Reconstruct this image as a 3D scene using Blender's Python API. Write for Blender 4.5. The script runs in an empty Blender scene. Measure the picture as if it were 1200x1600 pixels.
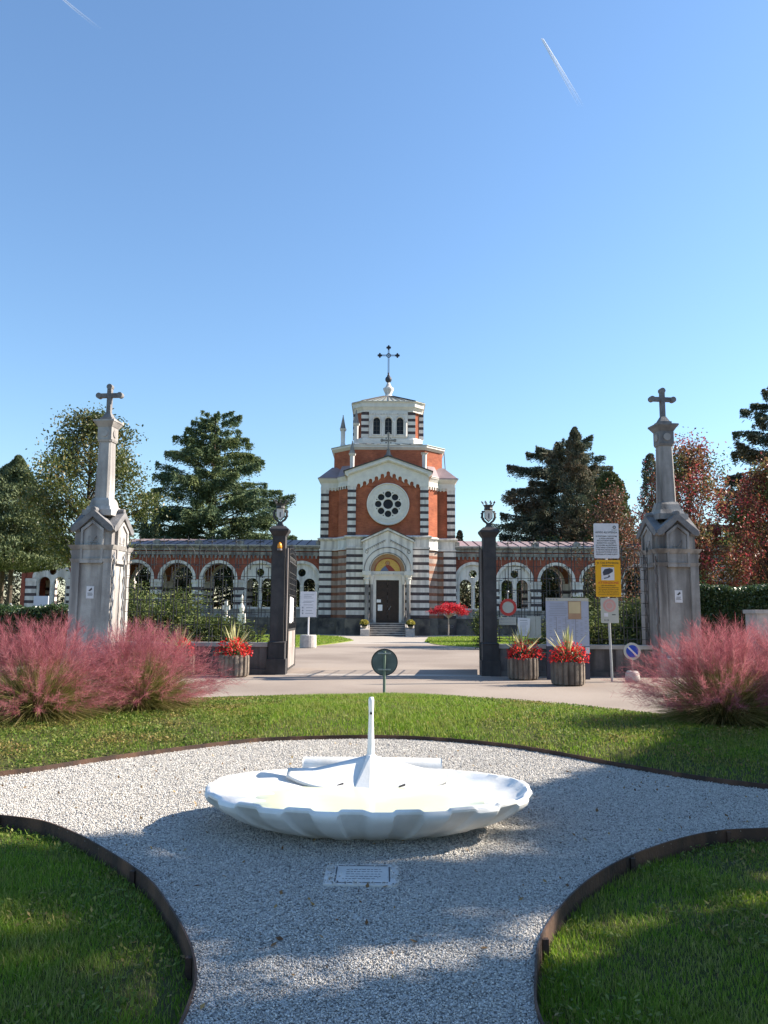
import bpy, math, random
import numpy as np
from mathutils import Vector, Matrix, Quaternion
from mathutils.geometry import tessellate_polygon
R = math.radians
PI = math.pi
sc = bpy.context.scene
C = sc.collection
random.seed(7)
rng = np.random.default_rng(7)

# ------------------------------------------------------------------ camera, sky, sun, exposure
cd = bpy.data.cameras.new("camera")
cd.sensor_fit = 'VERTICAL'; cd.sensor_height = 36.0; cd.lens = 1250/1600*36
cd.clip_start = 0.05; cd.clip_end = 20000
cam = bpy.data.objects.new("camera", cd); C.objects.link(cam)
cam.location = (0, 0, 1.6)
cam.rotation_mode = 'QUATERNION'
cam.rotation_quaternion = Matrix.Rotation(R(90+7.4), 3, 'X').to_quaternion() @ Quaternion((0, 0, 1), R(0.4))
sc.camera = cam
SUN_EL, SUN_AZ = 33.0, 12.0          # azimuth measured from +X towards +Y
S = Vector((math.cos(R(SUN_AZ))*math.cos(R(SUN_EL)), math.sin(R(SUN_AZ))*math.cos(R(SUN_EL)), math.sin(R(SUN_EL))))
wd = bpy.data.worlds.new("World"); sc.world = wd; wd.use_nodes = True
nt = wd.node_tree; bg = nt.nodes['Background']
sky = nt.nodes.new('ShaderNodeTexSky'); sky.sky_type = 'NISHITA'; sky.sun_disc = False
sky.sun_elevation = R(SUN_EL); sky.sun_rotation = R(90-SUN_AZ)
sky.air_density = 1.4; sky.dust_density = 0.35; sky.ozone_density = 6.2; sky.altitude = 100
nt.links.new(sky.outputs[0], bg.inputs[0]); bg.inputs[1].default_value = 0.090
sl = bpy.data.lights.new("sun", 'SUN'); sl.energy = 5.0; sl.angle = R(0.5); sl.color = (1.0, 0.90, 0.76)
so = bpy.data.objects.new("sun", sl); C.objects.link(so)
so.rotation_mode = 'QUATERNION'; so.rotation_quaternion = S.to_track_quat('Z', 'Y'); so.location = (30, 0, 30)
sc.view_settings.view_transform = 'Standard'; sc.view_settings.look = 'None'
sc.view_settings.exposure = 1.33; sc.view_settings.gamma = 1.0; sc.view_settings.use_curve_mapping = False
sc.render.engine = 'CYCLES'

# ------------------------------------------------------------------ materials
def newmat(name):
    m = bpy.data.materials.new(name); m.use_nodes = True
    return m, m.node_tree, m.node_tree.nodes['Principled BSDF']
def c4(c): return (c[0], c[1], c[2], 1)
def ramp(n, stops):
    r = n.nodes.new('ShaderNodeValToRGB'); e = r.color_ramp.elements
    while len(e) < len(stops): e.new(0.5)
    for k, (p, c) in enumerate(stops): e[k].position = p; e[k].color = c4(c)
    return r
def mixc(n, fac, a, b, mode='MIX'):
    x = n.nodes.new('ShaderNodeMix'); x.data_type = 'RGBA'; x.blend_type = mode
    for sock, v in ((0, fac), (6, a), (7, b)):
        if isinstance(v, (int, float)): x.inputs[sock].default_value = v
        elif isinstance(v, tuple): x.inputs[sock].default_value = c4(v)
        else: n.links.new(v, x.inputs[sock])
    return x.outputs[2]
def M(name, c1, c2=None, scale=3.0, rough=.85, bump=0.0, bscale=None, metal=0.0, spec=.35, streak=None, dirt=None, contrast=(.35, .65)):
    m, n, b = newmat(name)
    b.inputs['Roughness'].default_value = rough; b.inputs['Metallic'].default_value = metal
    b.inputs['Specular IOR Level'].default_value = spec
    tc = n.nodes.new('ShaderNodeTexCoord')
    if c2 is None: c2 = tuple(x*.8 for x in c1)
    no = n.nodes.new('ShaderNodeTexNoise'); no.inputs['Scale'].default_value = scale; no.inputs['Detail'].default_value = 8
    no.inputs['Roughness'].default_value = .65
    n.links.new(tc.outputs['Object'], no.inputs['Vector'])
    rp = ramp(n, [(contrast[0], c1), (contrast[1], c2)]); n.links.new(no.outputs['Fac'], rp.inputs['Fac'])
    col = rp.outputs[0]
    if streak or dirt:      # weather stains, vertical runs
        mp = n.nodes.new('ShaderNodeMapping'); mp.inputs['Scale'].default_value = (1, 1, .12) if streak else (1, 1, 1)
        n.links.new(tc.outputs['Object'], mp.inputs['Vector'])
        n2 = n.nodes.new('ShaderNodeTexNoise'); n2.inputs['Scale'].default_value = 3.2 if streak else 1.1; n2.inputs['Detail'].default_value = 7
        n.links.new(mp.outputs[0], n2.inputs['Vector'])
        r2 = ramp(n, [(.44, (0, 0, 0)), (.66, (1, 1, 1))]); n.links.new(n2.outputs['Fac'], r2.inputs['Fac'])
        col = mixc(n, r2.outputs[0], col, streak or dirt)
    n.links.new(col, b.inputs['Base Color'])
    if bump:
        nb = n.nodes.new('ShaderNodeTexNoise'); nb.inputs['Scale'].default_value = bscale or scale*8; nb.inputs['Detail'].default_value = 6
        n.links.new(tc.outputs['Object'], nb.inputs['Vector'])
        bp = n.nodes.new('ShaderNodeBump'); bp.inputs['Strength'].default_value = bump; bp.inputs['Distance'].default_value = .02
        n.links.new(nb.outputs['Fac'], bp.inputs['Height']); n.links.new(bp.outputs[0], b.inputs['Normal'])
    return m
def Mleaf(name, stops, rough=.6, trans=.35, clump=None, cscale=.5, spec=.3):
    """colour drawn per leaf from stops, mixed by clump with a second set"""
    m, n, b = newmat(name)
    g = n.nodes.new('ShaderNodeNewGeometry')
    rp = ramp(n, stops); n.links.new(g.outputs['Random Per Island'], rp.inputs['Fac']); col = rp.outputs[0]
    if clump:
        tc = n.nodes.new('ShaderNodeTexCoord'); no = n.nodes.new('ShaderNodeTexNoise')
        no.inputs['Scale'].default_value = cscale; no.inputs['Detail'].default_value = 3
        n.links.new(tc.outputs['Object'], no.inputs['Vector'])
        r2 = ramp(n, [(.45, (0, 0, 0)), (.62, (1, 1, 1))]); n.links.new(no.outputs['Fac'], r2.inputs['Fac'])
        r3 = ramp(n, clump); n.links.new(g.outputs['Random Per Island'], r3.inputs['Fac'])
        col = mixc(n, r2.outputs[0], col, r3.outputs[0])
    n.links.new(col, b.inputs['Base Color']); b.inputs['Roughness'].default_value = rough
    b.inputs['Specular IOR Level'].default_value = spec
    if trans:
        t = n.nodes.new('ShaderNodeBsdfTranslucent'); n.links.new(col, t.inputs[0])
        mx = n.nodes.new('ShaderNodeMixShader'); mx.inputs[0].default_value = trans
        n.links.new(b.outputs[0], mx.inputs[1]); n.links.new(t.outputs[0], mx.inputs[2])
        n.links.new(mx.outputs[0], n.nodes['Material Output'].inputs['Surface'])
    return m
def Mbrick(name, c1, c2, mortar, scale=1.0, axis='xz', rough=.9):
    m, n, b = newmat(name)
    tc = n.nodes.new('ShaderNodeTexCoord'); mp = n.nodes.new('ShaderNodeMapping')
    mp.inputs['Rotation'].default_value = (R(90), 0, 0)
    n.links.new(tc.outputs['Object'], mp.inputs['Vector'])
    br = n.nodes.new('ShaderNodeTexBrick'); n.links.new(mp.outputs[0], br.inputs['Vector'])
    br.inputs['Color1'].default_value = c4(c1); br.inputs['Color2'].default_value = c4(c2); br.inputs['Mortar'].default_value = c4(mortar)
    br.inputs['Scale'].default_value = scale; br.inputs['Brick Width'].default_value = .28; br.inputs['Row Height'].default_value = .085
    br.inputs['Mortar Size'].default_value = .008
    no = n.nodes.new('ShaderNodeTexNoise'); no.inputs['Scale'].default_value = .9; no.inputs['Detail'].default_value = 9; no.inputs['Roughness'].default_value = .7
    n.links.new(tc.outputs['Object'], no.inputs['Vector'])
    r2 = ramp(n, [(.32, (1.2, 1.17, 1.12)), (.68, (.62, .60, .60))]); n.links.new(no.outputs['Fac'], r2.inputs['Fac'])
    col = mixc(n, 1.0, br.outputs['Color'], r2.outputs[0], 'MULTIPLY')
    n.links.new(col, b.inputs['Base Color']); b.inputs['Roughness'].default_value = rough
    b.inputs['Specular IOR Level'].default_value = .2
    return m

m_white = M('pale_stone', (.76, .72, .68), (.62, .585, .555), 1.3, .8, .15, 20, streak=(.46, .43, .41))
m_whitecl = M('clean_pale_stone', (.72, .68, .62), (.60, .57, .53), 2.0, .75, .1, 20)
m_band = M('dark_band_stone', (.045, .036, .042), (.085, .068, .072), 3, .8)
m_plinth = M('plinth_stone', (.09, .08, .08), (.20, .17, .13), .8, .9, .3, 15, dirt=(.05, .045, .045))
m_grey = M('weathered_grey_stone', (.34, .32, .30), (.20, .19, .18), 1.6, .9, .3, 20, streak=(.12, .11, .11))
m_brick = Mbrick('red_brick', (.45, .14, .07), (.35, .10, .055), (.30, .14, .10))
m_brick2 = Mbrick('dull_brick', (.30, .12, .075), (.24, .095, .06), (.25, .16, .12))
m_beige = M('beige_band_stone', (.48, .38, .32), (.36, .27, .22), 1.5, .9, .1, streak=(.24, .19, .17))
m_brickar = Mbrick('arcade_brick', (.33, .085, .055), (.25, .07, .045), (.25, .13, .10))
m_roof = M('roof_sheet', (.30, .22, .22), (.22, .17, .17), 1.0, .55, 0, spec=.5)
m_roofdk = M('roof_edge', (.05, .045, .045), (.08, .07, .07), 2, .7)
m_zinc = M('zinc_roof', (.42, .43, .38), (.32, .34, .30), 1.5, .5, metal=.2)
m_iron = M('black_iron', (.022, .022, .024), (.05, .047, .045), 6, .55, .1, spec=.5)
m_irongrey = M('grey_painted_iron', (.20, .18, .18), (.12, .11, .11), 2.5, .6, .15, streak=(.08, .06, .05))
m_crossir = M('dark_green_iron', (.03, .035, .05), (.06, .06, .07), 4, .6)
m_post = M('dark_gate_post_stone', (.032, .031, .034), (.065, .060, .062), 2.5, .7, .25, 18, streak=(.03, .028, .03))
m_ped = M('pedestal_stone', (.46, .44, .42), (.32, .305, .29), 1.5, .88, .35, 24, streak=(.20, .185, .18), contrast=(.38, .62))
m_pedR = M('darker_pedestal_stone', (.37, .35, .335), (.25, .235, .225), 1.7, .88, .35, 24, streak=(.12, .11, .105))
m_pedtop = M('mossy_stone', (.22, .215, .215), (.12, .115, .12), 3, .9, .4, 20)
m_wall = M('low_wall_stone', (.17, .155, .15), (.09, .085, .085), 2, .9, .35, 20, streak=(.06, .055, .055))
m_coping = M('coping_stone', (.40, .38, .35), (.28, .26, .24), 3, .85, .2)
m_glass = M('dark_glass', (.008, .009, .014), (.014, .016, .022), 1, .35, spec=.25)
m_door = M('dark_wood', (.022, .013, .010), (.04, .022, .016), 4, .55, .1)
m_paper = M('white_paper', (.78, .78, .78), (.70, .70, .72), 3, .7)
m_ink = M('ink', (.03, .03, .035), (.05, .05, .055), 3, .7)
m_inkgrey = M('grey_ink', (.25, .26, .30), (.30, .31, .34), 3, .7)
m_gold = M('gold_mosaic', (.62, .40, .10), (.50, .30, .07), 12, .5, .1)
m_tan = M('tan_stone', (.42, .28, .18), (.34, .22, .14), 4, .8)
m_robe = M('red_mosaic', (.28, .05, .04), (.20, .04, .03), 12, .6)
m_blue = M('blue_mosaic', (.10, .13, .22), (.14, .17, .26), 12, .6)
m_skin = M('skin_mosaic', (.38, .22, .14), (.32, .18, .11), 12, .6)
m_corten = M('rusty_steel', (.065, .036, .026), (.030, .022, .019), 6, .8, .3, 40, streak=(.13, .07, .045))
m_basin = M('white_marble', (.80, .80, .79), (.70, .70, .69), 2.2, .5, .08, 45, spec=.4, streak=(.60, .59, .56))
m_block = M('concrete_block', (.50, .46, .43), (.36, .33, .31), 5, .9, .4, 30)
m_planter = M('planter_concrete', (.30, .25, .20), (.15, .12, .10), 5, .95, .6, 40, streak=(.08, .065, .055))
m_soil = M('soil', (.05, .035, .025), (.03, .02, .015), 10, 1, .5)
m_galv = M('galvanised_steel', (.42, .43, .44), (.33, .34, .35), 8, .45, metal=.5)
m_signback = M('sign_back_grey', (.15, .17, .165), (.09, .105, .10), 5, .6, .1, 20, dirt=(.22, .24, .23))
m_signwhite = M('sign_white', (.70, .69, .72), (.62, .61, .64), 3, .5)
m_signyel = M('sign_yellow', (.82, .42, .02), (.74, .37, .02), 2, .45)
m_signred = M('sign_red', (.55, .06, .05), (.48, .05, .045), 4, .5)
m_fadered = M('faded_red', (.60, .34, .30), (.56, .31, .28), 4, .6)
m_signblue = M('sign_blue', (.02, .07, .42), (.02, .06, .36), 3, .45)
m_signgrey = M('sign_cream', (.50, .50, .44), (.44, .44, .39), 3, .6)
m_totem = M('totem_blue_grey', (.40, .44, .55), (.35, .39, .50), 2, .4)
m_totemdk = M('totem_dark', (.045, .05, .075), (.06, .065, .09), 2, .5)
m_orange = M('orange_lamp', (.85, .33, .03), (.75, .28, .02), 3, .3)
m_green = M('green_post_paint', (.16, .22, .17), (.12, .16, .13), 5, .6)
m_bark = M('bark', (.10, .075, .055), (.05, .038, .03), 6, .95, .6, 30)
m_barkpale = M('pale_bark', (.42, .36, .32), (.30, .25, .22), 6, .9, .3, 30)
m_terra = M('terracotta_pot', (.25, .22, .18), (.18, .15, .12), 6, .9, .3)

def Mground(name, stops, scale, rough=.95, bump=.4, bscale=60, big=None):
    m, n, b = newmat(name); tc = n.nodes.new('ShaderNodeTexCoord')
    no = n.nodes.new('ShaderNodeTexNoise'); no.inputs['Scale'].default_value = scale; no.inputs['Detail'].default_value = 10; no.inputs['Roughness'].default_value = .7
    n.links.new(tc.outputs['Object'], no.inputs['Vector']); rp = ramp(n, stops); n.links.new(no.outputs['Fac'], rp.inputs['Fac'])
    col = rp.outputs[0]
    if big:
        n2 = n.nodes.new('ShaderNodeTexNoise'); n2.inputs['Scale'].default_value = big[0]; n2.inputs['Detail'].default_value = 6
        n.links.new(tc.outputs['Object'], n2.inputs['Vector']); r2 = ramp(n, [(.4, (1, 1, 1)), (.65, big[1])]); n.links.new(n2.outputs['Fac'], r2.inputs['Fac'])
        col = mixc(n, 1.0, col, r2.outputs[0], 'MULTIPLY')
    n.links.new(col, b.inputs['Base Color']); b.inputs['Roughness'].default_value = rough; b.inputs['Specular IOR Level'].default_value = .2
    nb = n.nodes.new('ShaderNodeTexNoise'); nb.inputs['Scale'].default_value = bscale; nb.inputs['Detail'].default_value = 4
    n.links.new(tc.outputs['Object'], nb.inputs['Vector']); bp = n.nodes.new('ShaderNodeBump'); bp.inputs['Strength'].default_value = bump; bp.inputs['Distance'].default_value = .01
    n.links.new(nb.outputs['Fac'], bp.inputs['Height']); n.links.new(bp.outputs[0], b.inputs['Normal'])
    return m
m_asphalt = Mground('pale_asphalt', [(.3, (.22, .18, .15)), (.5, (.30, .25, .21)), (.7, (.39, .33, .285))], 45, big=(.22, (.72, .70, .70)))
m_path = Mground('pale_path', [(.3, (.34, .30, .26)), (.7, (.46, .41, .36))], 30, big=(.5, (.85, .84, .84)))
m_earth = Mground('earth', [(.3, (.07, .05, .03)), (.5, (.06, .065, .02)), (.7, (.10, .08, .04))], 9, big=(.8, (.7, .8, .6)))
m_lawnfar = Mground('far_lawn', [(.3, (.13, .17, .03)), (.5, (.19, .23, .045)), (.7, (.28, .27, .09))], 12, bscale=30, bump=1)
def Mgravel():
    m, n, b = newmat('pale_gravel'); tc = n.nodes.new('ShaderNodeTexCoord')
    v = n.nodes.new('ShaderNodeTexVoronoi'); v.inputs['Scale'].default_value = 85; v.inputs['Randomness'].default_value = 1
    n.links.new(tc.outputs['Object'], v.inputs['Vector'])
    sp = n.nodes.new('ShaderNodeSeparateColor'); n.links.new(v.outputs['Color'], sp.inputs[0])
    rp = ramp(n, [(.0, (.10, .095, .09)), (.3, (.38, .36, .34)), (.7, (.58, .55, .50)), (1, (.80, .76, .70))]); n.links.new(sp.outputs[0], rp.inputs['Fac'])
    n.links.new(rp.outputs[0], b.inputs['Base Color']); b.inputs['Roughness'].default_value = .9; b.inputs['Specular IOR Level'].default_value = .25
    bp = n.nodes.new('ShaderNodeBump'); bp.inputs['Strength'].default_value = 1; bp.inputs['Distance'].default_value = .012; bp.invert = True
    n.links.new(v.outputs['Distance'], bp.inputs['Height']); n.links.new(bp.outputs[0], b.inputs['Normal'])
    return m
m_gravel = Mgravel()
m_stone = Mleaf('gravel_stone', [(0, (.13, .125, .12)), (.2, (.38, .36, .335)), (.6, (.54, .51, .47)), (1, (.72, .69, .64))], .85, 0)
m_grass = Mleaf('grass_blade', [(0, (.085, .18, .012)), (.4, (.16, .29, .02)), (.8, (.25, .36, .035)), (1, (.42, .38, .13))], .55, .5,
                clump=[(0, (.12, .17, .02)), (.5, (.21, .29, .035)), (1, (.40, .38, .13))], cscale=1.7)
m_clover = Mleaf('ground_cover_leaf', [(0, (.06, .12, .015)), (.6, (.13, .20, .03)), (1, (.28, .30, .08))], .6, .4, spec=.25, clump=[(0, (.11, .11, .03)), (.6, (.22, .21, .05)), (1, (.38, .24, .11))], cscale=1.6)
m_pink = Mleaf('pink_panicle', [(0, (.24, .06, .08)), (.5, (.43, .13, .155)), (1, (.62, .29, .30))], .8, .5, clump=[(0, (.18, .045, .06)), (.6, (.35, .10, .125)), (1, (.52, .22, .23))], cscale=3)
m_stem = Mleaf('grass_stem', [(0, (.08, .10, .02)), (.5, (.22, .22, .06)), (1, (.48, .38, .18))], .7, .3)
m_leafL = Mleaf('autumn_green_leaf', [(0, (.035, .055, .02)), (.5, (.075, .10, .028)), (1, (.14, .15, .04))], .45, .35,
                clump=[(0, (.05, .08, .03)), (.6, (.12, .14, .04)), (1, (.26, .16, .05))], cscale=.45, spec=.5)
m_leafR = Mleaf('autumn_red_leaf', [(0, (.07, .03, .035)), (.4, (.33, .045, .06)), (.7, (.40, .10, .08)), (1, (.13, .15, .045))], .5, .4,
                clump=[(0, (.035, .06, .022)), (.75, (.10, .16, .045)), (1, (.28, .15, .06))], cscale=.55, spec=.4)
m_leafD = Mleaf('bronze_leaf', [(0, (.05, .05, .03)), (.5, (.13, .07, .05)), (.85, (.26, .09, .06)), (1, (.10, .12, .04))], .5, .35)
m_cedar = Mleaf('blue_green_needles', [(0, (.05, .09, .055)), (.6, (.10, .155, .08)), (1, (.18, .22, .10))], .75, .2, clump=[(0, (.08, .12, .05)), (1, (.20, .23, .08))], cscale=.3)
m_cedar2 = Mleaf('dark_needles', [(0, (.045, .07, .055)), (.6, (.08, .115, .075)), (1, (.15, .15, .09))], .75, .2, clump=[(0, (.07, .085, .05)), (1, (.20, .15, .10))], cscale=.2)
m_spruce = Mleaf('olive_needles', [(0, (.04, .055, .02)), (.6, (.085, .105, .035)), (1, (.14, .16, .05))], .7, .15)
m_conif = Mleaf('grey_green_needles', [(0, (.05, .075, .04)), (.6, (.11, .145, .07)), (1, (.19, .21, .10))], .7, .15)
m_junip = Mleaf('juniper_needles', [(0, (.04, .065, .018)), (.6, (.09, .125, .03)), (1, (.19, .20, .05))], .75, .2, clump=[(0, (.03, .045, .015)), (1, (.09, .11, .03))], cscale=.8)
m_hedge = Mleaf('hedge_leaf', [(0, (.02, .045, .015)), (.6, (.045, .08, .022)), (1, (.09, .13, .04))], .35, .2, spec=.6)
m_dark = M('dark_core_fill', (.012, .02, .008), (.02, .03, .012), 5, 1)  # near-black fill for the solid cores behind leaves and flowers
m_maple = Mleaf('crimson_leaf', [(0, (.28, .01, .02)), (.6, (.55, .025, .045)), (1, (.75, .06, .08))], .5, .4)
m_redfl = Mleaf('red_flower', [(0, (.45, .01, .02)), (.5, (.75, .025, .03)), (.9, (.85, .08, .06)), (1, (.20, .06, .03))], .5, .35)
m_sword = Mleaf('striped_sword_leaf', [(0, (.20, .24, .08)), (.5, (.48, .46, .20)), (1, (.68, .62, .36))], .5, .3)
m_mum = Mleaf('yellow_flower', [(0, (.18, .20, .03)), (.5, (.45, .38, .06)), (1, (.72, .60, .16))], .6, .3)

# ------------------------------------------------------------------ object helpers
def tag(o, label=None, cat=None, group=None, kind=None):
    if label: o['label'] = label
    if cat: o['category'] = cat
    if group: o['group'] = group
    if kind: o['kind'] = kind
    return o
def thing(name, label, cat, loc=(0, 0, 0), rz=0, group=None):
    o = bpy.data.objects.new(name, None); o.empty_display_size = .2; C.objects.link(o)
    o.location = loc; o.rotation_euler = (0, 0, rz)
    return tag(o, label, cat, group)
def link(name, me, mat, parent=None):
    if mat is not None: me.materials.clear(); me.materials.append(mat)
    o = bpy.data.objects.new(name, me); C.objects.link(o)
    if parent: o.parent = parent
    return o
def copytree(o, parent=None):
    c = o.copy(); C.objects.link(c)
    if parent: c.parent = parent
    for ch in [x for x in bpy.data.objects if x.parent == o]: copytree(ch, c)
    return c
class MB:
    def __init__(s): s.v = []; s.f = []; s.T = None
    def add(s, vs, fs):
        b = len(s.v)
        if s.T is not None: vs = [tuple(s.T @ Vector(p)) for p in vs]
        s.v += [tuple(p) for p in vs]; s.f += [tuple(i+b for i in f) for f in fs]; return s
    def box(s, x0, x1, y0, y1, z0, z1):
        return s.add([(x0, y0, z0), (x1, y0, z0), (x1, y1, z0), (x0, y1, z0), (x0, y0, z1), (x1, y0, z1), (x1, y1, z1), (x0, y1, z1)],
                     [(3, 2, 1, 0), (4, 5, 6, 7), (0, 1, 5, 4), (1, 2, 6, 5), (2, 3, 7, 6), (3, 0, 4, 7)])
    def frus(s, o0, z0, o1, z1):      # outline o0 at z0 to o1 at z1 (CCW)
        n = len(o0)
        return s.add([(x, y, z0) for x, y in o0]+[(x, y, z1) for x, y in o1],
                     [tuple(range(n-1, -1, -1)), tuple(range(n, 2*n))]+[(i, (i+1) % n, n+(i+1) % n, n+i) for i in range(n)])
    def prism(s, o, z0, z1): return s.frus(o, z0, o, z1)
    def cbox(s, cx, cy, w, d, z0, z1, w1=None, d1=None):
        w1 = w if w1 is None else w1; d1 = d if d1 is None else d1
        sq = lambda a, b: [(cx-a/2, cy-b/2), (cx+a/2, cy-b/2), (cx+a/2, cy+b/2), (cx-a/2, cy+b/2)]
        return s.frus(sq(w, d), z0, sq(w1, d1), z1)
    def plate(s, outer, holes=(), y0=0, y1=.1, axis='xz'):
        """outline in (x, z), extruded along y from y0 to y1 (axis 'xy': extruded in z)"""
        def area(p): return sum(p[i][0]*p[(i+1) % len(p)][1]-p[(i+1) % len(p)][0]*p[i][1] for i in range(len(p)))
        loops = [list(outer) if area(outer) > 0 else list(outer)[::-1]]
        for h in holes: loops.append(list(h) if area(h) < 0 else list(h)[::-1])
        tris = tessellate_polygon([[Vector((a, b, 0)) for a, b in l] for l in loops])
        flat = [p for l in loops for p in l]; N = len(flat)
        fix = (lambda a, b, c: (a, c, b)) if axis == 'xz' else (lambda a, b, c: (a, b, c))
        vs = [fix(a, b, y0) for a, b in flat]+[fix(a, b, y1) for a, b in flat]
        fs = []
        for t in tris:
            a, b, c = (flat[i] for i in t)
            ccw = (b[0]-a[0])*(c[1]-a[1])-(b[1]-a[1])*(c[0]-a[0]) > 0
            t = tuple(t) if ccw else tuple(t)[::-1]
            if axis == 'xz': fs.append(t); fs.append(tuple(i+N for i in t[::-1]))
            else: fs.append(t[::-1]); fs.append(tuple(i+N for i in t))
        k = 0
        for l in loops:
            n = len(l)
            for i in range(n):
                a, b = k+i, k+(i+1) % n
                fs.append((a, a+N, b+N, b) if axis == 'xz' else (a, b, b+N, a+N))
            k += n
        return s.add(vs, fs)
    def tube(s, pts, rad, n=6, cap=True):
        pts = [Vector(p) for p in pts]; m = len(pts)
        rads = rad if isinstance(rad, (list, tuple)) else [rad]*m
        vs = []; fs = []; prev = None
        for i, p in enumerate(pts):
            d = (pts[min(i+1, m-1)]-pts[max(i-1, 0)])
            d = d.normalized() if d.length > 1e-9 else Vector((0, 0, 1))
            u = d.cross(Vector((0, 0, 1))) if abs(d.z) < .95 else d.cross(Vector((1, 0, 0)))
            if prev is not None:
                u2 = prev-d*prev.dot(d)
                if u2.length > 1e-6: u = u2
            u.normalize(); prev = u; w = d.cross(u)
            for k in range(n):
                a = 2*PI*k/n; vs.append(tuple(p+(u*math.cos(a)+w*math.sin(a))*rads[i]))
        for i in range(m-1):
            for k in range(n):
                a, b = i*n+k, i*n+(k+1) % n; fs.append((a, b, b+n, a+n))
        if cap: fs.append(tuple(range(n-1, -1, -1))); fs.append(tuple((m-1)*n+k for k in range(n)))
        return s.add(vs, fs)
    def lathe(s, prof, n=16, cx=0, cy=0):      # prof list of (r, z)
        vs = []; fs = []; m = len(prof)
        for r, z in prof:
            for k in range(n): a = 2*PI*(k+.5)/n; vs.append((cx+r*math.cos(a), cy+r*math.sin(a), z))
        for i in range(m-1):
            for k in range(n):
                a, b = i*n+k, i*n+(k+1) % n; fs.append((a, b, b+n, a+n))
        fs.append(tuple(range(n-1, -1, -1))); fs.append(tuple((m-1)*n+k for k in range(n)))
        return s.add(vs, fs)
    def ball(s, c, r, n=10, m=6, sz=1.0):
        return_ = [(max(r*math.sin(PI*i/m), 1e-4), c[2]-r*sz*math.cos(PI*i/m)) for i in range(m+1)]
        return s.lathe(return_, n, c[0], c[1])
    def build(s, name, mat, parent=None, smooth=False):
        me = bpy.data.meshes.new(name); me.from_pydata(s.v, [], s.f)
        if smooth: me.polygons.foreach_set('use_smooth', [True]*len(me.polygons))
        me.update(); return link(name, me, mat, parent)
def bulk(name, V, F, mat, parent=None, smooth=False):
    """V (n,3), F list of (k, array (m,k))"""
    me = bpy.data.meshes.new(name); me.vertices.add(len(V)); me.vertices.foreach_set('co', np.ascontiguousarray(V, dtype=np.float32).ravel())
    idx = np.concatenate([a.ravel() for a in F]).astype(np.int32)
    tot = np.concatenate([np.full(len(a), a.shape[1]) for a in F]).astype(np.int32)
    st = np.concatenate([[0], np.cumsum(tot)[:-1]]).astype(np.int32)
    me.loops.add(len(idx)); me.loops.foreach_set('vertex_index', idx)
    me.polygons.add(len(tot)); me.polygons.foreach_set('loop_start', st)
    me.update(calc_edges=True); me.validate()
    if smooth: me.polygons.foreach_set('use_smooth', [True]*len(me.polygons))
    return link(name, me, mat, parent)
def arc(cx, cz, r, a0, a1, n=16): return [(cx+r*math.cos(R(a0+(a1-a0)*i/n)), cz+r*math.sin(R(a0+(a1-a0)*i/n))) for i in range(n+1)]
def circ(cx, cz, r, n=24): return [(cx+r*math.cos(2*PI*i/n), cz+r*math.sin(2*PI*i/n)) for i in range(n)]
def archhole(cx, hw, z0, zs, r=None, n=14): # arched opening
    return [(cx-hw, z0), (cx+hw, z0)]+arc(cx, zs, hw, 0, 180, n)
def smoothline(pts, k=8):
    P = [Vector(p) for p in pts]; out = []
    for i in range(len(P)-1):
        a, b, c, d = P[max(i-1, 0)], P[i], P[i+1], P[min(i+2, len(P)-1)]
        for j in range(k):
            t = j/k; out.append(tuple(.5*((2*b)+(c-a)*t+(2*a-5*b+4*c-d)*t*t+(3*b-a-3*c+d)*t**3)))
    out.append(tuple(P[-1])); return out
def text(body, name, mat, parent, x, z, y, size, width=None, align='CENTER', thick=.001):
    cu = bpy.data.curves.new('t', 'FONT'); cu.body = body; cu.size = size; cu.align_x = align; cu.align_y = 'CENTER'; cu.extrude = thick
    cu.resolution_u = 3
    o = bpy.data.objects.new('t', cu); C.objects.link(o)
    me = bpy.data.meshes.new_from_object(o.evaluated_get(bpy.context.evaluated_depsgraph_get()))
    bpy.data.objects.remove(o); bpy.data.curves.remove(cu)
    w = max((abs(v.co.x) for v in me.vertices), default=1)*(2 if align == 'CENTER' else 1); k = width/w if width else 1
    for v in me.vertices: v.co = (v.co.x*k+x, y-v.co.z, v.co.y+z)
    me.name = name
    return link(name, me, mat, parent)
def lines(mb, x0, x1, zs, y, h=.012, jag=.25):
    for z in zs:
        mb.box(x0+random.random()*jag*(x1-x0)*.5, x1-random.random()*jag*(x1-x0), y-.002, y, z-h/2, z+h/2)

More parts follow.
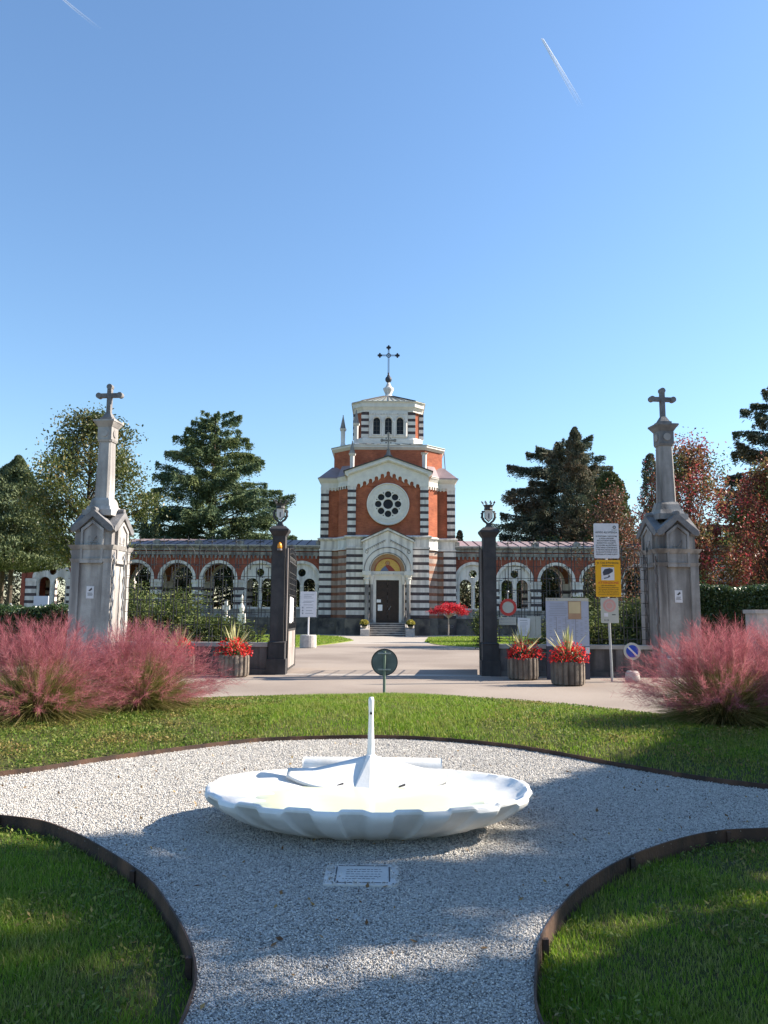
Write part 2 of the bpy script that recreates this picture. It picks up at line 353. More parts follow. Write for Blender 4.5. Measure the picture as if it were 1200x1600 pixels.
# ------------------------------------------------------------------ numpy vegetation
def inpoly(P, poly):
    x, y = P[:, 0], P[:, 1]; ins = np.zeros(len(P), bool); n = len(poly)
    for i in range(n):
        x1, y1 = poly[i][:2]; x2, y2 = poly[(i+1) % n][:2]
        if y1 == y2: continue
        c = ((y1 > y) != (y2 > y)) & (x < (x2-x1)*(y-y1)/(y2-y1)+x1); ins ^= c
    return ins
def inview(P, m=1.06): # ground points the photograph could plausibly see (wide margin)
    return np.abs(P[:, 0]) < (P[:, 1]*.49+.35)*m
def unit(a): return a/np.maximum(np.linalg.norm(a, axis=1, keepdims=True), 1e-9)
def leafquads(P, L, W, up=None, upw=0.0, dirs=None):
    """rhombus leaves at P, length L, width W; optional bias of the normal to up, or given long axis"""
    n = len(P); a = unit(rng.normal(size=(n, 3))) if dirs is None else dirs
    b = rng.normal(size=(n, 3))
    if up is not None: b = b*(1-upw)+np.cross(a, np.array(up)+rng.normal(size=(n, 3))*.3)*upw*2
    b = unit(b-a*(a*b).sum(1, keepdims=True))
    L = np.broadcast_to(L, (n,))[:, None]/2; W = np.broadcast_to(W, (n,))[:, None]/2
    V = np.stack([P-a*L, P+b*W, P+a*L, P-b*W], 1).reshape(-1, 3)
    return V, np.arange(4*n).reshape(-1, 4)
def blades(P, h, w, lean=.5):
    n = len(P); az = rng.uniform(0, 2*PI, n); d = np.stack([np.cos(az), np.sin(az), 0*az], 1); s = np.stack([-d[:, 1], d[:, 0], 0*az], 1)
    h = h[:, None]; w = w[:, None]; l = (rng.uniform(.1, 1, n)*lean)[:, None]*h
    up = np.array([0, 0, 1.0])
    V = np.stack([P-s*w, P+s*w, P+up*h*.55+d*l*.3-s*w*.8, P+up*h*.55+d*l*.3+s*w*.8, P+up*h*.95+d*l], 1).reshape(-1, 3)
    b = np.arange(n)[:, None]*5
    return V, np.concatenate([b+np.array([[0, 1, 3]]), b+np.array([[0, 3, 2]]), b+np.array([[2, 3, 4]])], 0)
def ribbons(A, B, Cc, w0, w1):
    """thin curved strips A->B->C (n,3), width w0 at A, w1 at C"""
    n = len(A); d = unit(Cc-A); s = unit(np.cross(d, rng.normal(size=(n, 3))))
    V = np.stack([A-s*w0, A+s*w0, B-s*(w0+w1)/2, B+s*(w0+w1)/2, Cc], 1).reshape(-1, 3); b = np.arange(n)[:, None]*5
    return V, np.concatenate([b+np.array([[0, 1, 3]]), b+np.array([[0, 3, 2]]), b+np.array([[2, 3, 4]])], 0)

# ================================================================== GROUND
ground = MB().plate([(-3000, -3000), (3000, -3000), (3000, 3000), (-3000, 3000)], (), -.6, -.30, 'xy').build('ground', m_earth); tag(ground, kind='structure')
BACK = smoothline([(-12, 6.0), (-9, 5.9), (-6, 6.6), (-3.79, 8.16), (-3.12, 8.95), (-1.98, 10.12), (-1.3, 10.55), (.17, 10.76), (1.57, 10.1), (2.66, 8.75), (3.59, 7.85), (5.5, 6.9), (9, 6.3), (12, 6.2)])
ROADE = smoothline([(-12, 17.5), (-9, 16.6), (-7.46, 15.95), (-5, 15.2), (-3.52, 15.1), (-2.0, 15.6), (.25, 16.02), (1.93, 15.5), (3.39, 14.4), (4.46, 13.0), (5.4, 12.7), (7, 13), (12, 13.5)])
LB = smoothline([(-8, 5.2), (-6, 6.6), (-4.5, 6.9), (-3.02, 6.58), (-2.39, 6.23), (-1.54, 5.26), (-1.15, 4.6), (-.88, 3.99), (-.79, 3.55), (-.82, 3.0), (-1.1, 2.2), (-1.9, 1.2), (-3.2, .4)])
RB = smoothline([(8, 5.0), (6, 6.1), (4.2, 6.45), (2.91, 6.34), (2.37, 6.18), (1.73, 5.67), (1.24, 5.08), (.86, 4.38), (.70, 3.85), (.64, 3.3), (.8, 2.4), (1.4, 1.3), (3.0, .4)])
LBp = LB+[(-8, .4)]; RBp = RB+[(8, .4)]
gr = MB().plate([(12, -6), (-12, -6)]+BACK, [LBp, RBp], -.28, 0, 'xy').build('gravel_path', m_gravel); tag(gr, kind='structure')
for nm, pl in (('lawn_bed', LBp), ('lawn_bed', RBp)):
    tag(MB().plate(pl, (), -.29, -.085, 'xy').build(nm, m_earth), kind='structure')
# edging strips
def strip(pts, z0, z1, t=.010):
    mb = MB(); P = [Vector((p[0], p[1], 0)) for p in pts]; L = []; Rr = []
    for i, p in enumerate(P):
        d = (P[min(i+1, len(P)-1)]-P[max(i-1, 0)]).normalized(); nrm = Vector((-d.y, d.x, 0))*t/2; L.append(p+nrm); Rr.append(p-nrm)
    for i in range(len(P)-1):
        mb.frus([tuple(L[i])[:2], tuple(Rr[i])[:2], tuple(Rr[i+1])[:2], tuple(L[i+1])[:2]], z0, [tuple(L[i])[:2], tuple(Rr[i])[:2], tuple(Rr[i+1])[:2], tuple(L[i+1])[:2]], z1)
    return mb
def edging(label, pts, z0, z1, stakes, off, grp='rusty steel edging strips'):
    t = thing('steel_edging', label, 'edging', (0, 0, 0), 0, grp)
    strip(pts, z0, z1).build('strip', m_corten, t)
    for i in stakes:
        p, q = Vector(pts[i]), Vector(pts[i+1]); d = (q-p).normalized(); n = Vector((-d.y, d.x))*off
        c = p+n*.018
        MB().cbox(c.x, c.y, .03, .03, z0, z1-.012).build('stake', m_corten, t)
edging('rusty steel edging holding the gravel around the left lawn bed in front', LB, -.2, .022, [24, 40, 56], -1)
edging('rusty steel edging with brackets around the right lawn bed in front', RB, -.2, .022, [28, 41, 58], 1)
edging('long rusty steel edging between the gravel and the far green lawn', BACK, -.03, .052, [], 1)
# back lawn (gently raised ruled sheet)
def lawnz(s): return .02+.15*math.sin(PI*min(max(s, 0), 1))**.8
def resample(pts, n):
    xs = np.array([p[0] for p in pts]); ys = np.array([p[1] for p in pts]); d = np.concatenate([[0], np.cumsum(np.hypot(np.diff(xs), np.diff(ys)))])
    t = np.linspace(0, d[-1], n); return np.stack([np.interp(t, d, xs), np.interp(t, d, ys)], 1)
NB = 120; NS = 24
b_, r_ = resample(BACK, NB), resample(ROADE, NB)
b_[:, 1] += .006
vs = []
for i in range(NB):
    for j in range(NS+1):
        s = j/NS; p = b_[i]*(1-s)+r_[i]*s; vs.append((p[0], p[1], lawnz(s)+.012*math.sin(p[0]*3+p[1]*2)*math.sin(PI*s)))
fs = [(i*(NS+1)+j, (i+1)*(NS+1)+j, (i+1)*(NS+1)+j+1, i*(NS+1)+j+1) for i in range(NB-1) for j in range(NS)]
mb = MB(); mb.add(vs, fs); tag(mb.build('back_lawn', m_earth, None, True), kind='structure')
# asphalt apron (behind lawn, through the gate, to the lawns before the church)
ra = [tuple(p) for p in r_]
apr = [(-40, 17.5)]+ra+[(40, 13.5), (40, 46.5), (-40, 46.5)]
tag(MB().plate(apr, (), -.28, .0, 'xy').build('asphalt_road', m_asphalt), kind='structure')
tag(MB().plate([(-60, 46.5), (60, 46.5), (60, 140), (-60, 140)], (), -.28, .0, 'xy').build('inner_path', m_path), kind='structure')
# pale stone threshold in the gate line
tag(MB().box(-2.9, 2.9, 21.9, 22.5, -.1, .005).build('gate_threshold', m_path), kind='structure')
# lawns in front of the church (curved inner corners)
def farlawn(sx):
    pts = [(sx*(.3+2.3), 50.5), (sx*(3.6), 44.3), (sx*8, 42.5), (sx*30, 42), (sx*30, 64.2), (sx*7, 64.2), (sx*3.4, 60.5)]
    if sx < 0: pts = [(-1.9, 52), (-3.0, 45.5), (-4.6, 40.5), (-9, 38.5), (-30, 38), (-30, 64.2), (-5.5, 64.2), (-3.2, 60.5)]
    o = MB().plate(smoothline(pts[:4], 6)+pts[4:], (), -.02, .03, 'xy').build('lawn', m_lawnfar); tag(o, kind='structure'); return smoothline(pts[:4], 6)+pts[4:]
FL = [farlawn(-1), farlawn(1)]

# ---------------------------------------------------------------- gravel stones
def stones(P, r):
    n = len(P); base = np.array([[1, 0, 0], [-.3, .95, 0], [-.7, -.7, .1], [.5, -.8, .0], [0, .1, .9], [0, 0, -.7]], float)
    V = base[None]*(1+rng.uniform(-.3, .3, (n, 6, 3)))*r[:, None, None]
    a = rng.uniform(0, 2*PI, n); ca, sa = np.cos(a)[:, None], np.sin(a)[:, None]
    tilt = rng.uniform(-.6, .6, n)[:, None]; y2 = V[:, :, 1]*np.cos(tilt)-V[:, :, 2]*np.sin(tilt); z2 = V[:, :, 1]*np.sin(tilt)+V[:, :, 2]*np.cos(tilt)
    V = np.stack([V[:, :, 0]*ca-y2*sa, V[:, :, 0]*sa+y2*ca, z2*.8], 2)+P[:, None, :]
    f = np.array([[0, 1, 4], [1, 2, 4], [2, 3, 4], [3, 0, 4], [1, 0, 5], [2, 1, 5], [3, 2, 5], [0, 3, 5]])
    return V.reshape(-1, 3), (np.arange(n)[:, None, None]*6+f[None]).reshape(-1, 3)
def scatter(x0, x1, y0, y1, dens):
    n = int((x1-x0)*(y1-y0)*dens); return np.stack([rng.uniform(x0, x1, n), rng.uniform(y0, y1, n)], 1)
Vs = []; Fs = []; k = 0
gpoly = [(12, -6), (-12, -6)]+BACK
for y0, y1, dens, rr in ((2.6, 4.2, 15000, .0054), (4.2, 5.6, 11500, .0058), (5.6, 7.6, 7500, .0066), (7.6, 10.9, 4200, .0075)):
    P = scatter(-5.6, 5.6, y0, y1, dens); P = P[inview(P)]; P = P[inpoly(P, gpoly) & ~inpoly(P, LBp) & ~inpoly(P, RBp)]
    z = rng.uniform(-.001, .007, len(P)); pq = (np.abs(P[:, 0]+.12) < .24) & (np.abs(P[:, 1]-5.2) < .20); kp = ~pq | ((rng.random(len(P)) < .25) & ((np.abs(P[:, 0]+.12) > .17) | (np.abs(P[:, 1]-5.2) > .15))) | (rng.random(len(P)) < .02); P, z, pq = P[kp], z[kp], pq[kp]; z = z+.017*pq
    V, F = stones(np.column_stack([P, z]), rr*rng.uniform(.6, 1.35, len(P))); Vs.append(V); Fs.append(F+k); k += len(V)
tag(bulk('gravel', np.concatenate(Vs), [np.concatenate(Fs)], m_stone), 'loose pale grey gravel stones covering the path around the fountain', 'gravel', kind='stuff')

P = scatter(-5, 5, 3, 10.5, 9); P = P[inpoly(P, gpoly)]; rr_ = rng.uniform(.02, .05, len(P)); V, F = leafquads(np.column_stack([P, .012-.09*(inpoly(P, LBp) | inpoly(P, RBp))+0*rr_]), rr_, rr_*.55, (0, 0, 1), .9)
tag(bulk('fallen_leaves', V, [F], Mleaf('dry_leaf', [(0, (.12, .06, .03)), (.5, (.26, .15, .06)), (1, (.42, .30, .12))], .8, .2)), 'small dry leaves scattered over the gravel and the front lawns', 'fallen leaves', kind='stuff')
# ---------------------------------------------------------------- grass
def shrink_ok(P, poly, d):     # keep points at least d inside the outline
    ok = inpoly(P, poly)
    Q = np.array([p[:2] for p in poly])
    for i in range(len(Q)-1):
        a, b = Q[i], Q[i+1]; ab = b-a; t = np.clip(((P-a)@ab)/max(ab@ab, 1e-9), 0, 1); ok &= np.hypot(*(P-a-t[:, None]*ab).T) > d
    return ok
def patchy(P, sc_=1.0):
    x, y = P[:, 0]*sc_, P[:, 1]*sc_
    return (np.sin(x*2.1+1.3*np.sin(y*1.7))+np.sin(y*2.6+1.1*np.sin(x*2.9)+1)+np.sin(x*5.3+y*4.1)*.6)/2.6
for poly, lab in ((LBp, 'short mown grass growing in the left bed in front'), (RBp, 'short mown grass growing in the right bed in front')):
    Vs = []; Fs = []; k = 0
    for y0, y1, dens in ((2.4, 4.6, 19000), (4.6, 7.2, 11500)):
        P = scatter(-4.4, 4.4, y0, y1, dens); P = P[inview(P, 1.1)]; P = P[shrink_ok(P, poly, .02)]
        pt = patchy(P); edge = ~shrink_ok(P, poly, .16)
        keep = (rng.random(len(P)) < .62+.35*pt) & (~edge | (rng.random(len(P)) < .85)); P = P[keep]; pt = pt[keep]
        h = rng.uniform(.022, .058, len(P))*(1+.35*pt)
        V, F = blades(np.column_stack([P, np.full(len(P), -.088)]), h, rng.uniform(.0013, .0026, len(P)), .95); Vs.append(V); Fs.append(F+k); k += len(V)
    tag(bulk('grass', np.concatenate(Vs), [np.concatenate(Fs)], m_grass), lab, 'grass', kind='stuff')
    P = scatter(-4.4, 4.4, 2.4, 7.2, 950); P = P[inview(P, 1.1)]; P = P[shrink_ok(P, poly, .04)]; P = P[patchy(P, 1.6) > .05]
    P3 = np.column_stack([P, rng.uniform(-.07, -.035, len(P))]); V, F = leafquads(P3, rng.uniform(.018, .045, len(P)), rng.uniform(.010, .020, len(P)), (0, 0, 1), .75)
    tag(bulk('clover', V, [F], m_clover), 'small broad weed leaves among the grass of the '+('left' if poly is LBp else 'right')+' front bed', 'clover', kind='stuff')
# back lawn grass
def surf(P): # height of the ruled sheet at (x,y)
    from math import isnan
    bx = np.interp(P[:, 0], b_[:, 0], b_[:, 1]); rx = np.interp(P[:, 0], r_[:, 0], r_[:, 1]); s = np.clip((P[:, 1]-bx)/np.maximum(rx-bx, .1), 0, 1)
    return .02+.15*np.sin(PI*s)**.8, s
bl = [tuple(p) for p in b_]+[tuple(p) for p in r_[::-1]]
P = scatter(-8.6, 8.6, 6.4, 16.4, 3600); P = P[inview(P, 1.08)]; P = P[shrink_ok(P, bl, .025)]
z, s = surf(P); pt = patchy(P, .8); cov = (np.clip(-P[:, 0]-1.7, 0, 1))+(.45*np.clip(P[:, 0]-1.0, 0, 1))
keep = rng.random(len(P)) < (1-.62*cov)*(.75+.3*pt); P, z, pt, cov = P[keep], z[keep], pt[keep], cov[keep]
h = rng.uniform(.04, .10, len(P))*(1+.25*pt)*(1-.45*np.clip(cov, 0, 1))
V, F = blades(np.column_stack([P, z-.01]), h, rng.uniform(.0022, .0042, len(P)), .7)
tag(bulk('grass', V, [F], m_grass), 'bright green grass on the raised lawn behind the fountain', 'grass', kind='stuff')
P = scatter(-8.6, 8.6, 6.4, 16.4, 2300); P = P[inview(P, 1.08)]; P = P[shrink_ok(P, bl, .03)]; z, s = surf(P)
w_ = np.where(P[:, 0] < -1.6, .95, np.where(P[:, 0] > .8, .4, .10)); keep = rng.random(len(P)) < w_*(.55+.5*patchy(P, 1.7)); P, z = P[keep], z[keep]
V, F = leafquads(np.column_stack([P, z+rng.uniform(.015, .06, len(P))]), rng.uniform(.018, .052, len(P)), rng.uniform(.012, .03, len(P)), (0, 0, 1), .5)
tag(bulk('ground_cover', V, [F], m_clover), 'leafy ground cover spreading over the lawn below the pink grass clumps', 'ground cover', kind='stuff')
Vs = []; Fs = []; k = 0
for pl in FL:
    P = scatter(-16, 16, 38, 64, 130); P = P[shrink_ok(P, pl, .05)]
    V, F = blades(np.column_stack([P, np.full(len(P), .02)]), rng.uniform(.05, .12, len(P)), rng.uniform(.01, .02, len(P)), .6); Vs.append(V); Fs.append(F+k); k += len(V)
tag(bulk('grass', np.concatenate(Vs), [np.concatenate(Fs)], m_grass), 'thin yellowish grass on the lawns in front of the church', 'grass', kind='stuff')

# ================================================================== FOUNTAIN
def fountain():
    t = thing('shell_fountain', 'low white marble fountain in the form of a fluted shell with a swan neck spout', 'fountain', (-.10, 6.45, 0))
    NA = 480                       # flutes fan out from the hinge at the back
    def rim(a):                    # a: angle round the centre, 90 deg = back
        c_, s_ = math.cos(a), math.sin(a); x = 1.25*math.copysign(abs(c_)**.86, c_); y = math.copysign(abs(s_)**.86, s_)*(.90 if s_ < 0 else .80)
        return x, y
    def smooth(a, b, v): v = min(1, max(0, (v-a)/(b-a))); return v*v*(3-2*v)
    def flute(a):                  # +.5 on raised blocks, -.5 between
        x, y = rim(a); ph = math.atan2(y-.66, x) % (2*PI); u = (ph-PI)/PI*13+.25
        u = u % 1.0; k = 1/(1+math.exp(max(-60, min(60, (abs(u-.5)-.25)*90))))
        return (k-.5)*(1-smooth(-.15, .45, math.sin(a)))
    prof = [  # (scale of rim, z, relief, is inner)
        (.44, -.02, .2, 0), (.47, .0, .5, 0), (.61, .030, 1, 0), (.755, .085, 1, 0), (.87, .15, 1, 0), (.945, .212, .85, 0), (.985, .250, .4, 0), (1.0, .275, .1, 0), (.998, .290, 0, 0), (.988, .301, 0, 0), (.972, .303, 0, 0),
        (.955, .288, 0, 1), (.92, .258, 0, 1), (.86, .232, 0, 1), (.78, .216, 0, 1), (.68, .205, 0, 1), (.58, .196, 0, 1), (.45, .182, 0, 1), (.25, .178, 0, 1), (.02, .176, 0, 1)]
    vs = []; fs = []
    for s, z, fl, inner in prof:
        for i in range(NA):
            a = 2*PI*i/NA; x, y = rim(a); f = flute(a)
            ph = math.atan2(y-.66, x) % (2*PI); ribs = math.sin((ph-PI)*13*2)
            sc2 = s*(1-.055*f*fl); zz = z
            if z > .24 and not inner: zz += .018*f
            if inner: zz += .010*ribs*min(1, max(0, (s-.30)*2.2))*min(1, (1-s)*12+.2)+.018*f*max(0, (s-.85)/.12)
            zz -= .02*max(0, math.sin(a))*(z > .2 and not inner)
            yo = -(1-s)*.30 if inner else 0
            vs.append((x*sc2, y*sc2+yo, zz))
    n = len(prof)
    for j in range(n-1):
        for i in range(NA): a, b = j*NA+i, j*NA+(i+1) % NA; fs.append((a, b, b+NA, a+NA))
    ob = MB().add(vs, fs).build('basin', m_basin, t, True); ob.data.set_sharp_from_angle(angle=R(32))
    # water
    m, nn, b = newmat('basin_water'); b.inputs['Base Color'].default_value = (.74, .76, .56, 1); b.inputs['Roughness'].default_value = .12; b.inputs['Specular IOR Level'].default_value = .25
    b.inputs['Transmission Weight'].default_value = .25; b.inputs['IOR'].default_value = 1.33
    no = nn.nodes.new('ShaderNodeTexNoise'); no.inputs['Scale'].default_value = 7; bp = nn.nodes.new('ShaderNodeBump'); bp.inputs['Strength'].default_value = .12; bp.inputs['Distance'].default_value = .01
    nn.links.new(no.outputs['Fac'], bp.inputs['Height']); nn.links.new(bp.outputs[0], b.inputs['Normal'])
    wp = []
    for i in range(72): a = 2*PI*i/72; x, y = rim(a); wp.append((x*.70, y*.70-.11))
    MB().plate(wp, (), .19, .207, 'xy').build('water', m, t)
    # swan body: two wings joined by a keel under the neck
    for sx in (-1, 1):
        rows = []; NU, NV = 16, 10
        for i in range(NU+1):
            u = i/NU        # 0 at keel, 1 at wing tip
            for j in range(NV+1):
                v = j/NV    # 0 top/back ridge, 1 front edge at water
                x = sx*(u**.95*.70+.02*(1-u)); top = .395-.10*min(1, u*1.5)**.9+.03*max(0, u-.6)
                ybk = .72-.16*u; yfr = (.26+.20*math.sin(PI*min(u*1.05, 1)))-.03*u
                front = .36-.20*math.sin(PI*min(1, u*1.02))**.8
                y = ybk*(1-v)+(.34-.05*math.sin(PI*u)+.12*u*u)*v
                z = top*(1-v)**1.3+(.185+.085*u**3)*(1-(1-v)**1.3)
                rows.append((x, y, z))
        fs = [(i*(NV+1)+j, (i+1)*(NV+1)+j, (i+1)*(NV+1)+j+1, i*(NV+1)+j+1) for i in range(NU) for j in range(NV)]
        if sx > 0: fs = [f[::-1] for f in fs]
        mb = MB().add(rows, fs); o = mb.build('wing', m_basin, t, True)
        so_ = o.modifiers.new('thick', 'SOLIDIFY'); so_.thickness = .022; so_.offset = 0
    # breast: pyramid below the neck
    MB().frus([(-.15, .27), (.0, .22), (.15, .27), (.12, .74), (-.12, .74)], .15, [(-.03, .66), (0, .63), (.03, .66), (.03, .76), (-.03, .76)], .41).build('breast', m_basin, t)
    nk = []
    for z, w, d, y in ((.36, .050, .055, .70), (.42, .034, .042, .705), (.50, .029, .036, .71), (.64, .024, .032, .705), (.75, .021, .032, .695), (.82, .024, .036, .69), (.872, .025, .036, .685), (.895, .018, .028, .69)):
        nk.append([(x*w, y+yy*d, z) for x, yy in ((-.9, -.55), (0, -1), (.9, -.55), (1, .2), (.6, .9), (-.6, .9), (-1, .2))])
    vs = [p for r in nk for p in r]; q = 7
    fs = [(j*q+i, j*q+(i+1) % q, (j+1)*q+(i+1) % q, (j+1)*q+i) for j in range(len(nk)-1) for i in range(q)]+[tuple((len(nk)-1)*q+i for i in range(q))]
    MB().add(vs, fs).build('neck', m_basin, t, True)
    MB().frus([(-.012, .655), (.012, .655), (.011, .685), (-.011, .685)], .752, [(-.009, .658), (.009, .658), (.008, .685), (-.008, .685)], .770).build('beak', m_iron, t)
    # hinge bar behind
    mb = MB()
    vs = []; fs = []; q = 10; xs = [-.60, -.585, -.1, 0, .1, .61, .625]
    for x in xs:
        r = .075 if abs(x) < .6 and abs(x) > .05 else .070
        for k_ in range(q): a = 2*PI*k_/q; vs.append((x, .86+r*1.25*math.cos(a), .272+r*1.15*math.sin(a)))
    fs = [(j*q+i, j*q+(i+1) % q, (j+1)*q+(i+1) % q, (j+1)*q+i) for j in range(len(xs)-1) for i in range(q)]+[tuple(range(q)), tuple((len(xs)-1)*q+i for i in range(q-1, -1, -1))]
    mb.add(vs, fs); mb.build('hinge_bar', m_basin, t, True)
    MB().box(-.5, .5, .78, .95, -.01, .17).build('foot', m_basin, t)
    for x, y in ((-.27, .37), (.24, .35)):
        MB().tube([(x, y, .21), (x+.05, y+.02, .225)], .009, 6).build('nozzle', m_iron, t)
    return t
fountain()
# engraved plaque
t = thing('stone_plaque', 'pale engraved stone plaque lying flush in the gravel before the fountain', 'plaque', (-.12, 5.2, 0))
MB().plate([(-.23, -.19), (.19, -.21), (.225, -.16), (.23, .17), (.19, .20), (-.19, .20), (-.23, .17)], (), -.03, .014, 'xy').build('slab', M('worn_stone', (.64, .61, .57), (.52, .50, .47), 6, .9, .3, 30), t)
mb = MB()
for k in range(5):
    x_ = -.10
    while x_ < .11-.03*(k == 4): w_ = random.uniform(.012, .034); mb.box(x_, min(x_+w_, .125), .088-.045*k, .095-.045*k, .012, .0150); x_ += w_+.006
mb.box(-.165, -.158, -.14, .14, .012, .0165); mb.box(.165, .172, -.14, .14, .012, .0165); mb.box(-.15, .16, -.165, -.160, .012, .0165); mb.box(-.15, .16, .160, .165, .012, .0165)
mb.build('engraving', m_ink, t)


# ================================================================== GATE, FENCES, PILLARS
YF = 22.3
def low_wall(x0, x1, label):
    t = thing('low_wall', label, 'wall', ((x0+x1)/2, YF, 0), 0, 'low stone walls under the iron fence'); h = (x1-x0)/2
    mb = MB().box(-h, h, -.16, .20, -.1, .74)
    n = 5
    for i in range(n+1):
        x = -h+.12+(2*h-.24)*i/n; mb.box(x-.10, x+.10, -.19, -.155, .0, .74)
    mb.build('wall_body', m_wall, t)
    MB().box(-h, h, -.22, .26, .742, .85).build('coping', m_coping, t)
    MB().box(-h-.01, h+.01, -.26, -.13, -.1, .14).build('footing', m_wall, t)
low_wall(-7.3, -3.15, 'low dark stone wall under the left iron fence, between pillar and gate post')
low_wall(3.15, 7.35, 'low dark stone wall under the right iron fence, between gate post and pillar')
def bar(mb, x, z0, z1, w=.018, y=0): mb.box(x-w/2, x+w/2, y-w/2, y+w/2, z0, z1)
def spear(mb, x, z, y=0, s=1.0):
    mb.frus([(x-.010, y-.010), (x+.010, y-.010), (x+.010, y+.010), (x-.010, y+.010)], z, [(x-.03*s, y-.012), (x+.03*s, y-.012), (x+.03*s, y+.012), (x-.03*s, y+.012)], z+.05*s)
    mb.frus([(x-.03*s, y-.012), (x+.03*s, y-.012), (x+.03*s, y+.012), (x-.03*s, y+.012)], z+.05*s, [(x-.002, y-.002), (x+.002, y-.002), (x+.002, y+.002), (x-.002, y+.002)], z+.17*s)
def fence(x0, x1, label):
    t = thing('iron_fence', label, 'fence', ((x0+x1)/2, YF, 0), 0, 'wrought iron fences beside the gate'); h = (x1-x0)/2; mod = .652
    n = int(round(2*h/mod)); mod = 2*h/n
    rails = MB(); vb = MB(); orn = MB(); fin = MB()
    for z in (1.0, 1.33, 1.67, 2.0, 2.33, 2.66, 2.99, 3.26): rails.box(-h, h, -.007, .007, z-.007, z+.007)
    for i in range(n*4+1):
        x = -h+mod/4*i
        if i % 2 == 0: bar(vb, x, .85, 3.26, .020)
    for j, z in enumerate((.85, 1.16, 1.50, 1.83, 2.16, 2.49, 2.8)):
        for i in range(n*4):
            x = -h+mod/4*(i+.5)
            if (i+j) % 2 == 0: bar(vb, x, z+.05, z+.42, .019)
            if (i+2*j) % 5 == 0: orn.box(x-mod/8, x+mod/8, -.007, .007, z+.10, z+.116)
            if (i*3+j*5) % 7 == 0: orn.ball((x, 0, z+.16), .026, 6, 4); orn.ball((x+.05, 0, z+.16), .018, 6, 4); orn.ball((x-.05, 0, z+.16), .018, 6, 4)
    for i in range(n):
        cx = -h+mod*(i+.5)
        orn.tube([(cx+.19*math.cos(a), 0, 3.28+.23*math.sin(a)) for a in [PI*q/10 for q in range(11)]], .010, 5)
        fin = MB(); bar(fin, cx, 3.26, 3.78, .016); fin.box(cx-.10, cx+.10, -.008, .008, 3.62, 3.64); fin.ball((cx, 0, 3.63), .03, 6, 4)
        for sx in (-1, 1): fin.ball((cx+sx*.10, 0, 3.63), .018, 6, 4); orn.tube([(cx+sx*.19, 0, 3.28), (cx+sx*.2, 0, 3.02), (cx+sx*.15, 0, 2.98)], .009, 5)
        fin.build('cross_finial', m_iron, t)
    for i in range(n+1): fin = MB(); bar(fin, -h+mod*i, 3.26, 3.40, .018); spear(fin, -h+mod*i, 3.40, 0, 1.0); fin.build('spear_finial', m_iron, t)
    rails.build('rails', m_iron, t); vb.build('bars', m_iron, t); orn.build('scrollwork', m_iron, t)
fence(-7.15, -3.12, 'black wrought iron fence left of the gate in front of green juniper')
fence(3.12, 7.35, 'black wrought iron fence right of the gate behind the round signs')

def gate_post(x, label, lamp):
    t = thing('gate_post', label, 'gate post', (x, YF-.05, 0), 0, 'dark stone posts flanking the open gate')
    MB().cbox(0, 0, .52, .52, -.1, .42).cbox(0, 0, .44, .44, .42, .86).cbox(0, 0, .48, .48, .86, .90, .38, .38).build('base', m_post, t)
    mb = MB().cbox(0, 0, .36, .36, .90, 3.78, .35, .35)
    mb.cbox(0, 0, .37, .37, 3.2, 3.24); mb.build('shaft', m_post, t)
    MB().cbox(0, 0, .36, .36, 3.78, 3.92, .54, .54).cbox(0, 0, .54, .54, 3.92, 3.97).cbox(0, 0, .54, .54, 3.97, 4.06, .34, .34).build('cap', m_post, t)
    # crest: pedestal, wreath, shield, crown
    cr = MB().cbox(0, 0, .22, .22, 4.06, 4.11, .18, .18).cbox(0, 0, .14, .14, 4.11, 4.20, .12, .12)
    for sx in (-1, 1):
        pts = [(sx*.03, 0, 4.18), (sx*.13, 0, 4.26), (sx*.18, 0, 4.36), (sx*.17, 0, 4.47), (sx*.13, 0, 4.54)]
        cr.tube(pts, [.03, .035, .04, .035, .02], 6)
        for q in range(5): cr.ball((sx*(.17+.03*(q % 2)), 0, 4.30+.055*q), .026, 5, 4)
    cr.build('wreath', m_iron, t)
    sh = [(-.10, 4.56), (-.10, 4.34), (0, 4.24), (.10, 4.34), (.10, 4.56)]
    MB().plate(sh, (), -.06, -.02).plate([(a*.98, b) for a, b in sh], (), .02, .06).build('shield', m_whitecl, t)
    o = MB().box(-.018, .018, -.064, -.058, 4.32, 4.46); o.cbox(0, 0, .035, .02, 4.46, 4.55); o.build('shield_emblem', m_irongrey, t)
    MB().plate([(-.115, 4.58), (-.115, 4.33), (0, 4.22), (.115, 4.33), (.115, 4.58)], (), -.018, .018).build('shield_frame', m_iron, t)
    cw = MB().lathe([(.115, 4.57), (.13, 4.58), (.115, 4.62), (.12, 4.68), (.15, 4.70), (.14, 4.70), (.10, 4.60)], 12)
    for q in range(8):
        a = 2*PI*q/8+.2; dx, dy = math.cos(a), math.sin(a)
        cw.tube([(dx*.14, dy*.14, 4.69), (dx*.18, dy*.18, 4.77)], .010, 5)
        cw.ball((dx*.19, dy*.19, 4.79), .022, 6, 4); cw.ball((dx*.17-dy*.025, dy*.17+dx*.025, 4.765), .014, 5, 4); cw.ball((dx*.17+dy*.025, dy*.17-dx*.025, 4.765), .014, 5, 4)
    cw.build('crown', m_iron, t)
    s = 1 if x < 0 else -1
    MB().box(s*.20 if s > 0 else -.245, .245 if s > 0 else -.20, -.10, .10, .9, 3.46).build('hinge_pilaster', m_irongrey, t)
    if lamp:
        l = MB().lathe([(.062, 3.42), (.066, 3.48), (.05, 3.55), (.02, 3.59)], 12, .03, -.25).build('warning_lamp', m_orange, t, True)
        MB().lathe([(.07, 3.37), (.07, 3.42)], 12, .03, -.25).box(.0, .06, -.25, -.18, 3.375, 3.40).build('bracket', m_irongrey, l)
    return t
